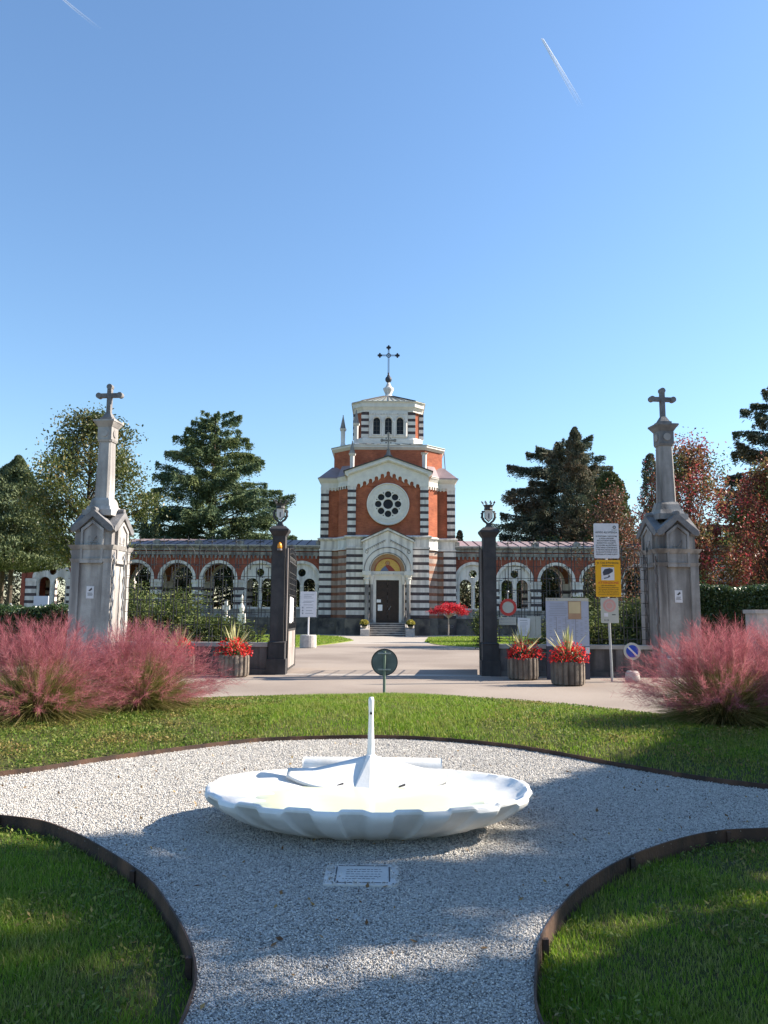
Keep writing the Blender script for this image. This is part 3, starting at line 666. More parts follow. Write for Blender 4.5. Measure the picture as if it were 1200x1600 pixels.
gate_post(-2.90, 'dark stone gate post with crowned crest and small orange lamp, left of the opening', True)
gate_post(2.93, 'dark stone gate post with crowned white crest right of the opening, without a lamp', False)

def gate_leaf(x, rz, label, sheet):
    t = thing('gate_leaf', label, 'gate', (x, YF+.12, 0), rz, 'open leaves of the iron gate'); W = 2.5   # leaf extends along +y
    def B(y, z0, z1, w=.02): return (-w/2, w/2, y-w/2, y+w/2, z0, z1)
    f = MB().box(-.03, .03, 0, .06, .08, 3.5).box(-.03, .03, W-.06, W, .08, 3.3).box(-.025, .025, .06, W-.06, .08, .14).box(-.025, .025, .06, W-.06, 1.16, 1.22).box(-.02, .02, .06, W-.06, 3.1, 3.14)
    f.build('frame', m_iron, t)
    MB().box(-.012, .012, .06, W-.06, .14, 1.16).box(-.02, .02, .06, W-.06, .66, .70).build('lower_panel', M('pale_gate_paint', (.40, .37, .35), (.28, .25, .24), 2.5, .6, .1, streak=(.18, .14, .12)), t)
    g = MB(); n = 14
    for i in range(1, n): g.box(*B(.06+(W-.12)*i/n, 1.22, 3.1))
    for k in range(1, 6): g.box(-.009, .009, .06, W-.06, 1.22+.32*k-.009, 1.22+.32*k+.009)
    for i in range(1, n):
        for k in range(5):
            if (i+k) % 2: g.ball((0, .06+(W-.12)*i/n, 1.38+.32*k), .028, 5, 4)
    g.build('grille', m_iron, t)
    sp = MB()
    for i in range(n+1):
        y = .05+(W-.10)*i/n; hh = 3.28+.14*(i % 2)+.12*math.sin(PI*i/n)
        sp.box(*B(y, 3.1, hh)); sp.ball((0, y, hh), .035, 6, 4); sp.frus([(-.02, y-.03), (.02, y-.03), (.02, y+.03), (-.02, y+.03)], hh, [(-.002, y-.002), (.002, y-.002), (.002, y+.002), (-.002, y+.002)], hh+.16)
        if i < n: sp.tube([(0, y, 3.14), (0, y+.05, 3.28), (0, y+.12, 3.28), (0, y+(W-.1)/n, 3.14)], .010, 5)
    sp.build('spikes', m_iron, t)
    if sheet: MB().box(.012, .022, .45, 1.15, 1.38, 2.12).box(.012, .022, 1.25, 1.6, 1.42, 2.1).build('notice_sheet', m_paper, t)
gate_leaf(-2.66, R(1.5), 'left leaf of the iron gate, swung inwards, white sheets on its bars', True)
gate_leaf(2.70, R(-6.5), 'right leaf of the iron gate, swung inwards behind its dark post', False)

def pillar(x, y, rz, label, ms, mtop, sgn):
    t = thing('cross_pillar', label, 'monument pillar', (x, y, 0), rz, 'stone pillars topped by a cross')
    W = 1.16
    MB().cbox(0, 0, W+.22, W+.22, -.1, .5).cbox(0, 0, W+.22, W+.22, .5, .58, W+.08, W+.08).build('plinth', ms, t)
    b = MB().cbox(0, 0, W-.10, W-.10, .58, 3.10)
    for sx in (-1, 1):
        for sy in (-1, 1): b.cbox(sx*(W/2-.11), sy*(W/2-.11), .24, .24, .58, 3.02)
    b.cbox(0, 0, W+.03, W+.03, 3.02, 3.12, W+.1, W+.1).cbox(0, 0, W+.02, W+.02, 3.12, 3.38).cbox(0, 0, W+.06, W+.06, 3.38, 3.50, W+.2, W+.2).build('pedestal', ms, t)
    # outer buttress
    bx = -sgn*(W/2+.11)
    MB().cbox(bx, .1, .22, .5, -.05, 3.25).cbox(bx, .1, .26, .56, 3.25, 3.38, .34, .62).build('buttress', ms, t)
    # gabled upper block: four gables
    h = W/2-.04
    gb = MB(); out = [(-h, 3.50), (h, 3.50), (h, 3.98), (0, 4.40), (-h, 3.98)]
    gb.plate(out, (), -h, h)
    gb.T = Matrix.Rotation(R(90), 4, 'Z'); gb.plate([(a*.998, b) for a, b in out], (), -h*.999, h*.999); gb.T = None
    gb.build('gabled_block', ms, t)
    gc = MB(); pn = MB(); eg = MB()
    for q in range(4):
        T = Matrix.Rotation(R(90*q), 4, 'Z'); gc.T = T; pn.T = T; eg.T = T
        o2 = [(-h-.09, 3.93), (-h-.02, 3.87), (-h+.08, 3.90), (0, 4.30), (h-.08, 3.90), (h+.02, 3.87), (h+.09, 3.93), (h+.05, 4.02), (.0, 4.50), (-h-.05, 4.02)]
        gc.plate(o2, (), -h-.11, -h+.16)
        gc.tube([(0, -h-.09, 4.50), (0, -h+.10, 4.50)], .075, 10)
        pn.plate([(-.33, 3.0+.0), (.33, 3.0), (.33, 3.95), (0, 4.20), (-.33, 3.95)], [[(-.27, 3.08), (.27, 3.08), (.27, 3.90), (0, 4.11), (-.27, 3.90)]], -h-.085, -h+.01)
        pn.plate([(-.26, 3.09), (.26, 3.09), (.26, 3.89), (0, 4.10), (-.26, 3.89)], (), -h-.045, -h+.01)
        eg.tube([(-.12, -h-.05, 3.75), (-.12, -h-.05, 3.4), (.12, -h-.05, 3.75), (.12, -h-.05, 3.4)], .016, 5)
        eg.tube([(-.15, -h-.05, 3.58), (.15, -h-.05, 3.58)], .012, 5)
    gc.build('gable_cornice', mtop, t); pn.build('panel', ms, t); eg.build('monogram', ms, t)
    cb = MB().cbox(0, 0, .86, .86, 4.36, 4.52).cbox(0, 0, .74, .74, 4.52, 4.64, .66, .66).cbox(0, 0, .60, .60, 4.64, 4.80, .54, .54).cbox(0, 0, .54, .54, 4.80, 4.88, .46, .46)
    cb.build('column_base', ms, t)
    def oct_(w, c=.25): k = w/2; q = k*(1-c); return [(-q, -k), (q, -k), (k, -q), (k, q), (q, k), (-q, k), (-k, q), (-k, -q)]
    MB().frus(oct_(.44), 4.88, oct_(.37), 6.52).build('column_shaft', ms, t)
    MB().frus(oct_(.42), 6.52, oct_(.46), 6.58).cbox(0, 0, .42, .42, 6.58, 6.96).cbox(0, 0, .44, .44, 6.96, 7.10, .62, .62).cbox(0, 0, .64, .64, 7.10, 7.15).build('capital', mtop if sgn < 0 else ms, t)
    e = MB()
    for q in range(4): e.T = Matrix.Rotation(R(90*q), 4, 'Z'); e.plate(circ(0, 6.77, .11, 12), (), -.235, -.2)
    e.build('roundel', ms, t)
    MB().cbox(0, 0, .36, .36, 7.15, 7.24).cbox(0, 0, .30, .30, 7.24, 7.40, .14, .14).build('cross_foot', mtop, t)
    c = MB().cbox(0, 0, .125, .125, 7.38, 8.14).box(-.27, .27, -.06, .06, 7.865, 7.985)
    for px, pz in ((-.32, 7.925), (.32, 7.925), (0, 8.18)):
        c.tube([(px, -.075, pz), (px, .075, pz)], .085, 12)
        c.cbox(px, 0, .1, .1, pz-.04, pz+.04)
    c.build('cross', mtop, t)
    # camera warning plate on front
    st = MB().box(-.12, .10, -W/2+.035, -W/2+.045, 2.02, 2.36).build('camera_notice', m_signwhite, t)
    k = MB(); yy = -W/2+.033
    k.plate([(-.06, 2.24), (-.02, 2.22), (.05, 2.27), (.03, 2.32)], (), yy-.002, yy+.002); lines(k, -.09, .08, [2.17, 2.14, 2.11], yy+.001, .012); k.build('camera_symbol', m_ink, st)
    # iron end brackets toward the fence
    for yy in (-.52, .12):
        br = MB(); bx = sgn*(W/2+.05)
        pts = [(bx+.025*math.sin(q*1.9), yy+.02*math.cos(q*1.3), .7+.115*q) for q in range(23)]
        br.tube(pts, .022, 6); br.tube([(bx, yy, .55), (bx, yy, 3.3)], .014, 6); br.build('iron_bracket', m_galv if x < 0 else m_irongrey, t)  # left brackets get paler steel, standing for the sun on them
pillar(-8.03, 22.75, R(-7), 'pale stone pillar with gabled pedestal and tall cross, left of the gate', m_ped, m_pedtop, 1)
pillar(8.10, 22.75, R(7), 'darker stained stone pillar with gabled pedestal and cross, right of the gate', m_pedR, m_pedtop, -1)

# ================================================================== SIGNS AND STREET FURNITURE
def disc(mb, cx, cz, r, y0, y1, n=32): return mb.plate(circ(cx, cz, r, n), (), y0, y1)
def ringp(mb, cx, cz, r0, r1, y0, y1, n=32): return mb.plate(circ(cx, cz, r1, n), [circ(cx, cz, r0, n)], y0, y1)
def rrect(x0, x1, z0, z1, r=.03):
    return arc(x1-r, z1-r, r, 0, 90, 3)+arc(x0+r, z1-r, r, 90, 180, 3)+arc(x0+r, z0+r, r, 180, 270, 3)+arc(x1-r, z0+r, r, 270, 360, 3)
# back of a round sign on a post at the far lawn edge
t = thing('round_sign', 'round grey road sign seen from the back, on a short green post behind the lawn', 'road sign', (.03, 16.25, 0))
MB().box(-.42, .42, -.16, .16, 0, .035).build('base_plate', m_iron, t)
MB().tube([(0, 0, .03), (0, 0, .90)], .030, 10).build('post', m_green, t)
d = disc(MB(), 0, .68, .262, .040, .055).build('disc', m_signback, t)
ringp(MB(), 0, .68, .250, .268, .030, .060).build('rim', m_iron, d)
MB().box(-.13, .13, .028, .042, .84, .87).box(-.05, .05, -.035, .03, .845, .865).build('clamp', m_galv, t); MB().box(-.13, .13, .028, .042, .52, .55).box(-.05, .05, -.035, .03, .525, .545).build('clamp', m_galv, t)
# prohibition sign + small plate + paper + panels on the right fence
t = thing('round_sign', 'white round sign with red ring hanging on the right iron fence', 'road sign', (3.44, YF-.07, 0))
disc(MB(), 0, 1.86, .215, -.02, -.005).build('face', m_signgrey, t); ringp(MB(), 0, 1.86, .16, .235, -.028, -.004).build('red_ring', m_signred, t)
MB().box(-.02, .02, -.003, .06, 1.5, 2.25).ball((0, .0, 2.28), .04, 8, 5).build('bracket', m_galv, t)
t = thing('small_plate', 'small grey plate with faint lettering below the red ringed sign', 'sign', (3.42, YF-.07, 0))
MB().box(-.235, .235, -.02, -.004, 1.38, 1.59).build('panel', m_signgrey, t)
text('ECCETTO', 'lettering', m_inkgrey, t, 0, 1.53, -.021, .07, .36); text('AUTORIZZATI', 'lettering', m_inkgrey, t, 0, 1.44, -.021, .06, .40)
t = thing('paper_notice', 'slightly tilted sheet of white paper fixed to the fence beside the small plate', 'notice', (3.86, YF-.09, 0)); 
o = MB().plate([(-.17, 1.10), (.15, 1.07), (.18, 1.56), (-.16, 1.58)], (), -.01, .0).build('sheet', m_paper, t)
k = MB(); k.box(-.1, .1, -.013, -.009, 1.50, 1.515); lines(k, -.12, .12, [1.44-.035*i for i in range(9)], -.010, .008); k.build('lettering', m_inkgrey, t)
for i, (x, w) in enumerate(((4.08, .12), (4.28, .07))):
    tag(MB().box(x-w, x+w, YF-.03, YF-.02, 1.02, 1.62).build('fence_panel', m_signgrey), ['pale blank panel on the fence, next to the paper notice', 'narrow pale panel on the fence, next to the tall information board'][i], 'panel', 'pale panels on the fence')
# information board
t = thing('information_board', 'tall blue-grey information board with a yellow poster, standing before the right fence', 'information board', (4.82, 21.15, 0))
MB().box(-.56, .56, -.03, .03, 0, 2.10).build('panel', m_totemdk, t)
MB().box(-.56, .56, -.036, -.031, .85, 2.10).build('printed_area', m_totem, t)
MB().box(-.56, .56, -.040, -.037, 2.02, 2.10).build('header', m_signgrey, t)
k = MB()
for i in range(4): k.box(-.52+.075*i, -.48+.075*i, -.043, -.040, 2.04, 2.08)
lines(k, -.5, .0, [1.96-.045*i for i in range(8)], -.037, .01)
for j in range(9): lines(k, -.48+.115*j, -.40+.115*j, [1.60-.05*i for i in range(11) if (i+j) % 3], -.037, .012)
for j in range(3): k.box(-.3+.25*j, -.285+.25*j, -.040, -.037, 1.0, 1.6)
k.build('lettering', m_inkgrey, t)
MB().box(.02, .36, -.046, -.041, 1.55, 2.02).build('yellow_poster', m_tan, t); MB().box(.04, .34, -.049, -.046, 1.70, 2.00).build('poster_text_area', M('poster_cream', (.60, .50, .30), (.55, .45, .27), 5, .6), t)
MB().box(.45, .56, -.045, -.037, .66, .83).build('logo', m_signwhite, t)
# tall sign post with four plates
t = thing('sign_post', 'galvanised post carrying a white notice, a yellow camera warning and a faded cream plate', 'sign post', (5.72, 20.5, 0))
MB().tube([(.05, 0, 0), (.0, .0, 2.2), (-.03, 0, 4.0)], .032, 10).build('pole', m_galv, t)
w = MB().plate(rrect(-.33, .31, 3.10, 4.00, .03), (), -.06, -.045).build('white_notice', m_signwhite, t)
text("AVVISO ALL'UTENZA", 'heading', m_ink, w, -.01, 3.765, -.062, .07, .56, thick=.002)
for i, s_ in enumerate(["SI INVITANO I VISITATORI", "A NON LASCIARE", "INCUSTODITI BORSE,", "BORSETTE E OGGETTI", "DI VALORE ALL'INTERNO", "DELL'AREA CIMITERIALE", "E NEI PARCHEGGI ESTERNI", "IN QUANTO SONO STATI", "SEGNALATI VARI FURTI"]):
    text(s_, 'lettering', m_ink, w, -.01, 3.665-.058*i, -.062, .048, min(.54, .027*len(s_)), thick=.002)
k = ringp(MB(), .20, 3.90, .022, .040, -.064, -.060, 16); k.box(.13, .27, -.063, -.060, 3.825, 3.835); k.build('emblem', m_ink, w)
y_ = MB().plate(rrect(-.31, .33, 2.12, 3.06, .03), (), -.06, -.045).build('yellow_notice', m_signyel, t)
text("Città di Pordenone", 'heading', m_ink, y_, .05, 2.985, -.062, .07, .46, thick=.002); text("Polizia Locale", 'heading', m_ink, y_, .01, 2.915, -.062, .05, .30, thick=.002)
k = MB().plate([(-.27, 3.0), (-.27, 2.97), (-.245, 2.945), (-.22, 2.97), (-.22, 3.0)], [[(-.26, 2.99), (-.26, 2.97), (-.245, 2.957), (-.23, 2.97), (-.23, 2.99)]], -.063, -.060); k.build('emblem', m_ink, y_)
MB().box(-.165, .165, -.064, -.060, 2.54, 2.87).build('pictogram_field', m_signwhite, y_)
k = MB(); k.plate([(-.13, 2.74), (-.11, 2.66), (.02, 2.69), (.13, 2.76), (.13, 2.82), (.05, 2.85), (-.08, 2.82)], (), -.067, -.064); k.plate([(.03, 2.69), (.06, 2.63), (.0, 2.60), (-.10, 2.575), (-.10, 2.60), (.0, 2.62)], (), -.067, -.064); k.build('camera_symbol', m_totemdk, y_)
text("ATTENZIONE", 'warning_word', m_signred, y_, .01, 2.475, -.062, .085, .53, thick=.002)
for i, s_ in enumerate(["AREA VIDEOSORVEGLIATA", "La registrazione è effettuata", "dal Comando di Polizia Locale", "per fini di sicurezza urbana", "Art. 13 del Codice in materia di", "protezione dei dati personali"]): text(s_, 'lettering', m_ink, y_, .01, 2.405-.046*i, -.062, .036, min(.54, .0175*len(s_)), thick=.002)
g_ = MB().plate(rrect(-.20, .25, 1.46, 2.09, .02), (), -.055, -.042).build('faded_plate', m_signgrey, t)
ringp(MB(), .02, 1.90, .105, .165, -.059, -.055).build('faded_ring', m_fadered, g_); disc(MB(), .02, 1.90, .085, -.058, -.055, 20).build('faded_disc', m_fadered, g_)
MB().box(-.12, -.02, -.058, -.055, 1.62, 1.71).build('white_square', m_signwhite, g_); MB().box(.08, .17, -.058, -.055, 1.66, 1.68).build('arrow', m_ink, g_)
text("0-24", 'lettering', m_ink, g_, -.06, 1.53, -.056, .07, .12)
MB().box(-.06, .03, -.044, -.03, 3.5, 3.54).build('clamp', m_galv, t); MB().box(-.06, .04, -.044, -.03, 2.6, 2.64).build('clamp', m_galv, t); MB().box(-.03, .05, -.042, -.03, 1.8, 1.84).build('clamp', m_galv, t)
# no parking sign in concrete foot
t = thing('no_parking_sign', 'small round blue sign with a white slash on a short stand in a concrete foot', 'road sign', (6.27, 20.45, 0))
MB().lathe([(.17, 0), (.185, .05), (.17, .22), (.13, .27)], 14).build('concrete_foot', m_block, t, True)
MB().tube([(0, 0, .2), (0, 0, .78)], .024, 8).build('post', m_irongrey, t)
disc(MB(), 0, .76, .215, -.045, -.030).build('white_rim', m_signgrey, t); disc(MB(), 0, .76, .155, -.050, -.0455).build('blue_face', m_signblue, t)
MB().plate([(-.125, .855), (-.095, .885), (.125, .665), (.095, .635)], (), -.055, -.050).build('slash', m_signwhite, t)
# notice board by the left far lawn
t = thing('notice_board', 'white notice board on a thin pole in a round concrete block, inside the gate', 'notice board', (-3.72, 40.2, 0))
MB().lathe([(.40, 0), (.42, .05), (.41, .60), (.38, .64)], 20).build('concrete_foot', m_block, t)
MB().tube([(0, 0, .6), (0, 0, 2.7)], .04, 8).build('pole', m_signwhite, t)
MB().box(-.42, .38, -.06, -.03, 1.52, 2.78).build('board', m_signwhite, t)
k = MB(); lines(k, -.30, .28, [2.62, 2.54, 2.46, 2.30, 2.24, 2.12], -.061, .022); lines(k, -.18, .26, [1.98, 1.84, 1.70], -.061, .022)
for z in (1.98, 1.84, 1.70): k.box(-.33, -.26, -.064, -.061, z-.04, z+.04)
k.build('lettering', m_inkgrey, t)
# white board behind the left pillar
t = thing('white_board', 'plain white board standing before the leftmost arcade bay', 'board', (-12.75, 30, 0))
MB().box(-.27, .27, -.03, .03, 1.45, 2.25).build('panel', m_signwhite, t); MB().tube([(0, .05, 0), (0, .05, 2.1)], .03, 8).build('pole', m_galv, t)

def sword(P0, n, L, seed, spread=.9):
    r = np.random.default_rng(seed); V = []; F = []
    for i in range(n):
        az = r.uniform(0, 2*PI); til = r.uniform(.05, spread)*(1 if i > 3 else 1.5); l = L*r.uniform(.65, 1.05)
        d = np.array([math.sin(til)*math.cos(az), math.sin(til)*math.sin(az), math.cos(til)]); s = np.array([-math.sin(az), math.cos(az), 0])*.026; nn = np.cross(d, s/.022)*.012
        b = len(V); g = np.array([0, 0, -1.0])*l*.10*math.sin(til)
        for q, ww in ((0, .7), (.35, 1), (.7, .8)):
            p = P0+d*l*q+g*q*q*2.2; V += [p-s*ww, p+nn*ww, p+s*ww]
        V.append(P0+d*l+g*2.2)
        for q in range(2):
            o = b+3*q; F += [(o, o+1, o+4, o+3), (o+1, o+2, o+5, o+4)]
        o = b+6; F += [(o, o+1, b+9), (o+1, o+2, b+9)]
    return V, F
def planter(name_label, x, y, seed, h=.56, r=.40):
    t = thing('planter', name_label, 'planter', (x, y, 0), seed*.7, 'round ribbed concrete planters with red flowers')
    N = 72; vs = []; fs = []
    prof = [(.80, 0, 0), (.97, .04, 1), (1, .12, 1), (1, h-.07, 1), (.97, h-.01, 1), (.90, h, .3), (.82, h, 0), (.80, h-.12, 0)]
    for k_, z, fl in prof:
        for i in range(N):
            a = 2*PI*i/N; g = 1-.11*fl*(1 if (i % 4) in (0,) else 0); rr = r*k_*g; vs.append((rr*math.cos(a), rr*math.sin(a), z))
    for j in range(len(prof)-1):
        for i in range(N): a, b = j*N+i, j*N+(i+1) % N; fs.append((a, b, b+N, a+N))
    fs.append(tuple((len(prof)-1)*N+i for i in range(N)))
    MB().add(vs, fs).build('tub', m_planter, t)
    r2 = np.random.default_rng(seed)
    n = 950; th = r2.uniform(0, 2*PI, n); ph = np.arccos(r2.uniform(-.15, 1, n)); rad = (.36+.09*np.sin(th*3+seed)+r2.normal(0, .035, n))
    P = np.stack([rad*np.sin(ph)*np.cos(th)*1.12, rad*np.sin(ph)*np.sin(th)*1.12, h+.03+rad*np.cos(ph)*.92], 1)
    V, F = leafquads(P, r2.uniform(.03, .07, n), r2.uniform(.025, .05, n)); bulk('flowers', V, [F], m_redfl, t)
    n = 500; th = r2.uniform(0, 2*PI, n); rr = np.sqrt(r2.uniform(0, 1, n))*.37; P = np.stack([rr*np.cos(th), rr*np.sin(th), h-.03+r2.uniform(0, .26, n)], 1)
    V, F = leafquads(P, .07, .04); bulk('leaves', V, [F], m_hedge, t)
    V, F = sword(np.array([0, 0, h+.02]), 26, .90, seed); MB().add(V, F).build('sword_leaves', m_sword, t)
    MB().plate(circ(0, 0, r*.8, 24), (), h-.08, h-.03, 'xy').build('soil', m_soil, t)
planter('ribbed concrete planter of red flowers and striped leaves nearest the left gate post', -3.90, 21.3, 1)
planter('ribbed planter of red flowers half hidden behind the pink grass on the left', -5.38, 21.5, 2)
planter('ribbed planter of red flowers standing before the tall information board, in the sun', 4.40, 19.35, 3)
planter('shaded ribbed planter of red flowers below the white round sign, right gate post side', 3.62, 21.0, 4)

# ================================================================== PINK GRASS CLUMPS
def muhly(name, label, x, y, Rr, H, seed, grp='clumps of pink muhly grass'):
    global rng
    rng = np.random.default_rng(seed); t = thing('pink_grass', label, 'ornamental grass', (x, y, .02), 0, grp)
    def curve(n, tmin, tmax, L):
        az = rng.uniform(0, 2*PI, n); til = tmin+(tmax-tmin)*rng.uniform(0, 1, n)**.8; l = L*rng.uniform(.7, 1.05, n)
        d = np.stack([np.cos(az), np.sin(az)], 1); A = np.column_stack([d*rng.uniform(.0, .16, n)[:, None], np.zeros(n)])
        hh = np.column_stack([d*np.sin(til)[:, None], np.cos(til)])*l[:, None]
        B = A+hh*.5+np.array([0, 0, .10])*l[:, None]; E_ = A+hh-np.array([0, 0, .16])*(l*np.sin(til))[:, None]; return A, B, E_, az, til
    n = 4600; A, B, E_, _, _ = curve(n, .05, 1.40, H*.80); V, F = ribbons(A, B, E_, .0055, .0020); bulk('leaf_blades', V, [F], m_stem, t)
    n = 620; A, B, E_, az, til = curve(n, .0, 1.12, H*1.04)
    sc_ = np.where(til > .8, 1.08, 1.0)[:, None]; E_[:, :2] *= sc_
    V, F = ribbons(A, B, E_, .0022, .001); bulk('stems', V, [F], m_stem, t)
    m = 64; q = rng.uniform(.64, 1.07, (n, m))**.8; P0 = (A[:, None]*(1-q)[..., None]**2+2*B[:, None]*(q*(1-q))[..., None]+E_[:, None]*(q**2)[..., None]).reshape(-1, 3)
    dirn = unit((E_-B))[:, None].repeat(m, 1).reshape(-1, 3); N_ = len(P0); sp = unit(rng.normal(size=(N_, 3)))
    out = unit(dirn*.9+sp*.75); L = rng.uniform(.05, .17, N_)[:, None]; P1 = P0+out*L*.5; P2 = P0+out*L+np.array([0, 0, .012])
    V, F = ribbons(P0, P1, P2, .0006, .0016); bulk('pink_panicles', V, [F], m_pink, t)
muhly('a', 'pink muhly grass clump at the far left edge, in front of the hedge', -4.75, 11.3, .9, 1.42, 11)
muhly('b', 'pink muhly grass clump second from the left, reaching towards the planters', -3.72, 12.5, .9, 1.38, 12)
muhly('c', 'large pink muhly grass clump at the right edge, nearer its stone pillar', 4.75, 11.4, 1, 1.42, 13)
muhly('d', 'pink muhly grass clump cut by the right edge of the view, behind its neighbour', 6.0, 11.9, 1, 1.5, 14)
rng = np.random.default_rng(77)

# ================================================================== CHURCH
CX, CY = .34, 67.0
def church():
    t = thing('church', 'red brick church with striped stone corners, rose window and octagonal lantern', 'church', (CX, CY, 0))
    def outl(e=0, back=13.0, nave=True):
        r = [(3.40+e, .95-e*.4), (4.30+e*.4, 1.85-e*.6), (4.30+e*.4, 2.35-e), (5.80+e, 2.35-e), (5.80+e, back+e)]
        if nave: r = [(3.40+e, -e)]+r
        return [(-x, y) for x, y in reversed(r)]+r
    MB().prism(outl(.14), -.1, 1.30).frus(outl(.14), 1.30, outl(.04), 1.42).build('plinth', m_plinth, t)
    # lower storey: brick body with beige courses
    A_, B_ = MB(), MB(); z = 1.42; k = 0
    zs = []
    while z < 7.17:
        h = .25 if k % 2 == 0 else .38; z2 = min(z+h, 7.18); zs.append((z, z2, k % 2)); (A_ if k % 2 == 0 else B_).prism(outl(-.05), z, z2); z = z2; k += 1
    A_.build('brick_courses', m_brick2, t); B_.build('beige_courses', m_beige, t)
    # lower storey striped piers (white / dark)
    def striped(boxes, zlist, nm):
        for (x0, x1, y0, y1) in boxes:
            w, d = MB(), MB()
            for z0, z1, q in zlist:
                if q: w.box(x0, x1, y0, y1, z0, z1)
                else: d.box(x0+.004, x1-.004, y0+.004, y1-.004, z0, z1)
            p_ = w.build('corner_pier', m_white, t); d.build('dark_courses', m_band, p_)
    striped([(-3.46, 3.46, -.13, .60), (4.85, 5.92, 2.22, 3.3), (-5.92, -4.85, 2.22, 3.3)], zs, 'lower')
    # belt course
    e = MB().prism(outl(.16), 7.18, 7.34).prism(outl(.06), 7.34, 8.02).frus(outl(.10), 8.02, outl(.30), 8.16).prism(outl(.30), 8.16, 8.24).frus(outl(.30), 8.24, outl(.0), 8.34)
    e.build('belt_course', m_white, t)
    # upper storey brick body
    MB().prism(outl(-.04), 8.30, 12.55).build('upper_wall', m_brick, t)
    up = []; z = 8.34; k = 0
    while z < 12.5:
        h = .24 if k % 2 == 0 else .36; up.append((z, min(z+h, 12.52), k % 2)); z += h; k += 1
    striped([(-3.42, -2.72, -.14, .62), (2.72, 3.42, -.14, .62), (5.18, 5.88, 2.24, 3.0), (-5.88, -5.18, 2.24, 3.0)], up, 'upper')
    # side arms: frieze and cornice (outside the nave gable)
    MB().prism(outl(.06, nave=False), 12.78, 13.12).frus(outl(.08, nave=False), 13.12, outl(.28, nave=False), 13.40).prism(outl(.30, nave=False), 13.40, 13.50).build('side_cornice', m_whitecl, t)
    fr = MB()
    def corb(x0, x1, y, zb, zt, n, a=None):   # hanging little arches, bottom edge scalloped
        w = (x1-x0)/n; p = [(x0, zt), (x0, zb)]
        for i in range(n):
            c = x0+w*(i+.5); p += [(c-w*.32, zb)]+[(c-w*.32*math.cos(R(q)), zb+.17+w*.32*math.sin(R(q))) for q in (0, 30, 60, 90, 120, 150, 180)]+[(c+w*.32, zb)]
        p += [(x1, zb), (x1, zt)]; fr.plate(p, (), y, y+.09)
    for s in (-1, 1):
        a, b = sorted((s*4.30, s*5.2)); corb(a, b, 2.26, 12.42, 12.80, 3)
        fr.T = Matrix.Translation((s*3.85, 1.40, 0)) @ Matrix.Rotation(s*R(45), 4, 'Z'); corb(-.62, .62, -.11, 12.42, 12.80, 4); fr.T = None
        fr.box(min(s*5.18, s*5.9), max(s*5.18, s*5.9), 2.23, 3.0, 12.52, 12.80)
    fr.box(-5.85, -4.3, 2.36, 3, 12.5, 12.8); fr.box(4.3, 5.85, 2.36, 3, 12.5, 12.8)
    fr.build('corbel_frieze', m_whitecl, t)
    MB().frus(outl(.36, nave=False), 13.503, outl(.34, nave=False), 13.57).frus(outl(.28, nave=False), 13.57, [(-5.0, 12), (-5.0, 3.6), (-4.2, 3.5), (-4.1, 3.0), (-3.4, 2.4), (3.4, 2.4), (4.1, 3.0), (4.2, 3.5), (5.0, 3.6), (5.0, 12)], 14.75).build('arm_roof', m_roof, t)
    # nave gable wall
    gw = [(-3.38, 12.5), (3.38, 12.5), (3.38, 13.66), (0, 14.86), (-3.38, 13.66)]
    MB().plate(gw, (), -.03, 3.2).build('gable_wall', m_brick, t)
    # stepped arcade frieze following the gable
    g = [(-3.44, 13.70), (-3.44, 12.50), (-2.72, 12.50)]
    cs = [(i-5)*.50 for i in range(11)]
    zf = lambda x: 13.62-abs(x)*.43
    for i, c in enumerate(cs):
        z0 = zf(c); r = .15; foot = z0-.20
        g += [(c-r, foot)]+[(c-r*math.cos(R(q)), z0+r*math.sin(R(q))) for q in (0, 30, 60, 90, 120, 150, 180)]+[(c+r, foot)]
    g += [(2.72, 12.50), (3.44, 12.50), (3.44, 13.70), (0, 14.90)]
    MB().plate(g, (), -.16, -.035).build('gable_frieze', m_whitecl, t)
    rk = MB()
    for s in (-1, 1):
        a = [(s*3.68, 13.56), (s*3.68, 13.72), (0, 15.02), (0, 14.62), (s*3.36, 13.42), (s*3.36, 13.30), (s*3.50, 13.30)]
        rk.plate(a, (), -.34, -.165)
        rk.plate([(s*3.36, 13.50), (0, 14.70), (0, 14.86), (s*3.36, 13.66)], (), -.42, -.345)
        rk.box(min(s*3.40, s*3.70), max(s*3.40, s*3.70), -.16, 2.4, 13.44, 13.62)
    rk.build('raking_cornice', m_whitecl, t)
    rf = MB()
    for s in (-1, 1): rf.plate([(s*3.80, 13.70), (s*3.80, 13.77), (0, 15.10), (0, 15.03)], (), -.46, 3.4)
    rf.build('nave_roof', m_roofdk, t)
    # octagon drum
    def octo(hd, hs, cy=7.0): return [(-hs, cy-hd), (hs, cy-hd), (hd, cy-hs), (hd, cy+hs), (hs, cy+hd), (-hs, cy+hd), (-hd, cy+hs), (-hd, cy-hs)]
    MB().prism(octo(4.85, 3.22), 13.4, 16.10).build('octagon_wall', m_brick, t)
    MB().frus(octo(4.88, 3.25), 16.10, octo(5.05, 3.35), 16.30).prism(octo(5.08, 3.38), 16.30, 16.48).build('octagon_cornice', m_whitecl, t)
    MB().frus(octo(5.14, 3.42), 16.483, octo(5.12, 3.40), 16.53).frus(octo(5.10, 3.38), 16.53, octo(2.9, 2.0), 17.05).build('octagon_roof', m_zinc, t)
    sm = MB()
    for i in range(-3, 4): sm.tube([(i*1.0, 7-5.1, 16.56), (i*.6, 7-2.9, 17.07)], .03, 4)
    sm.tube([(5.1, 4.9, 16.6), (5.25, 4.7, 14.2)], .04, 5); sm.build('roof_seams', m_roofdk, t)
    # lantern
    L = thing('lantern', None, None); L.parent = t
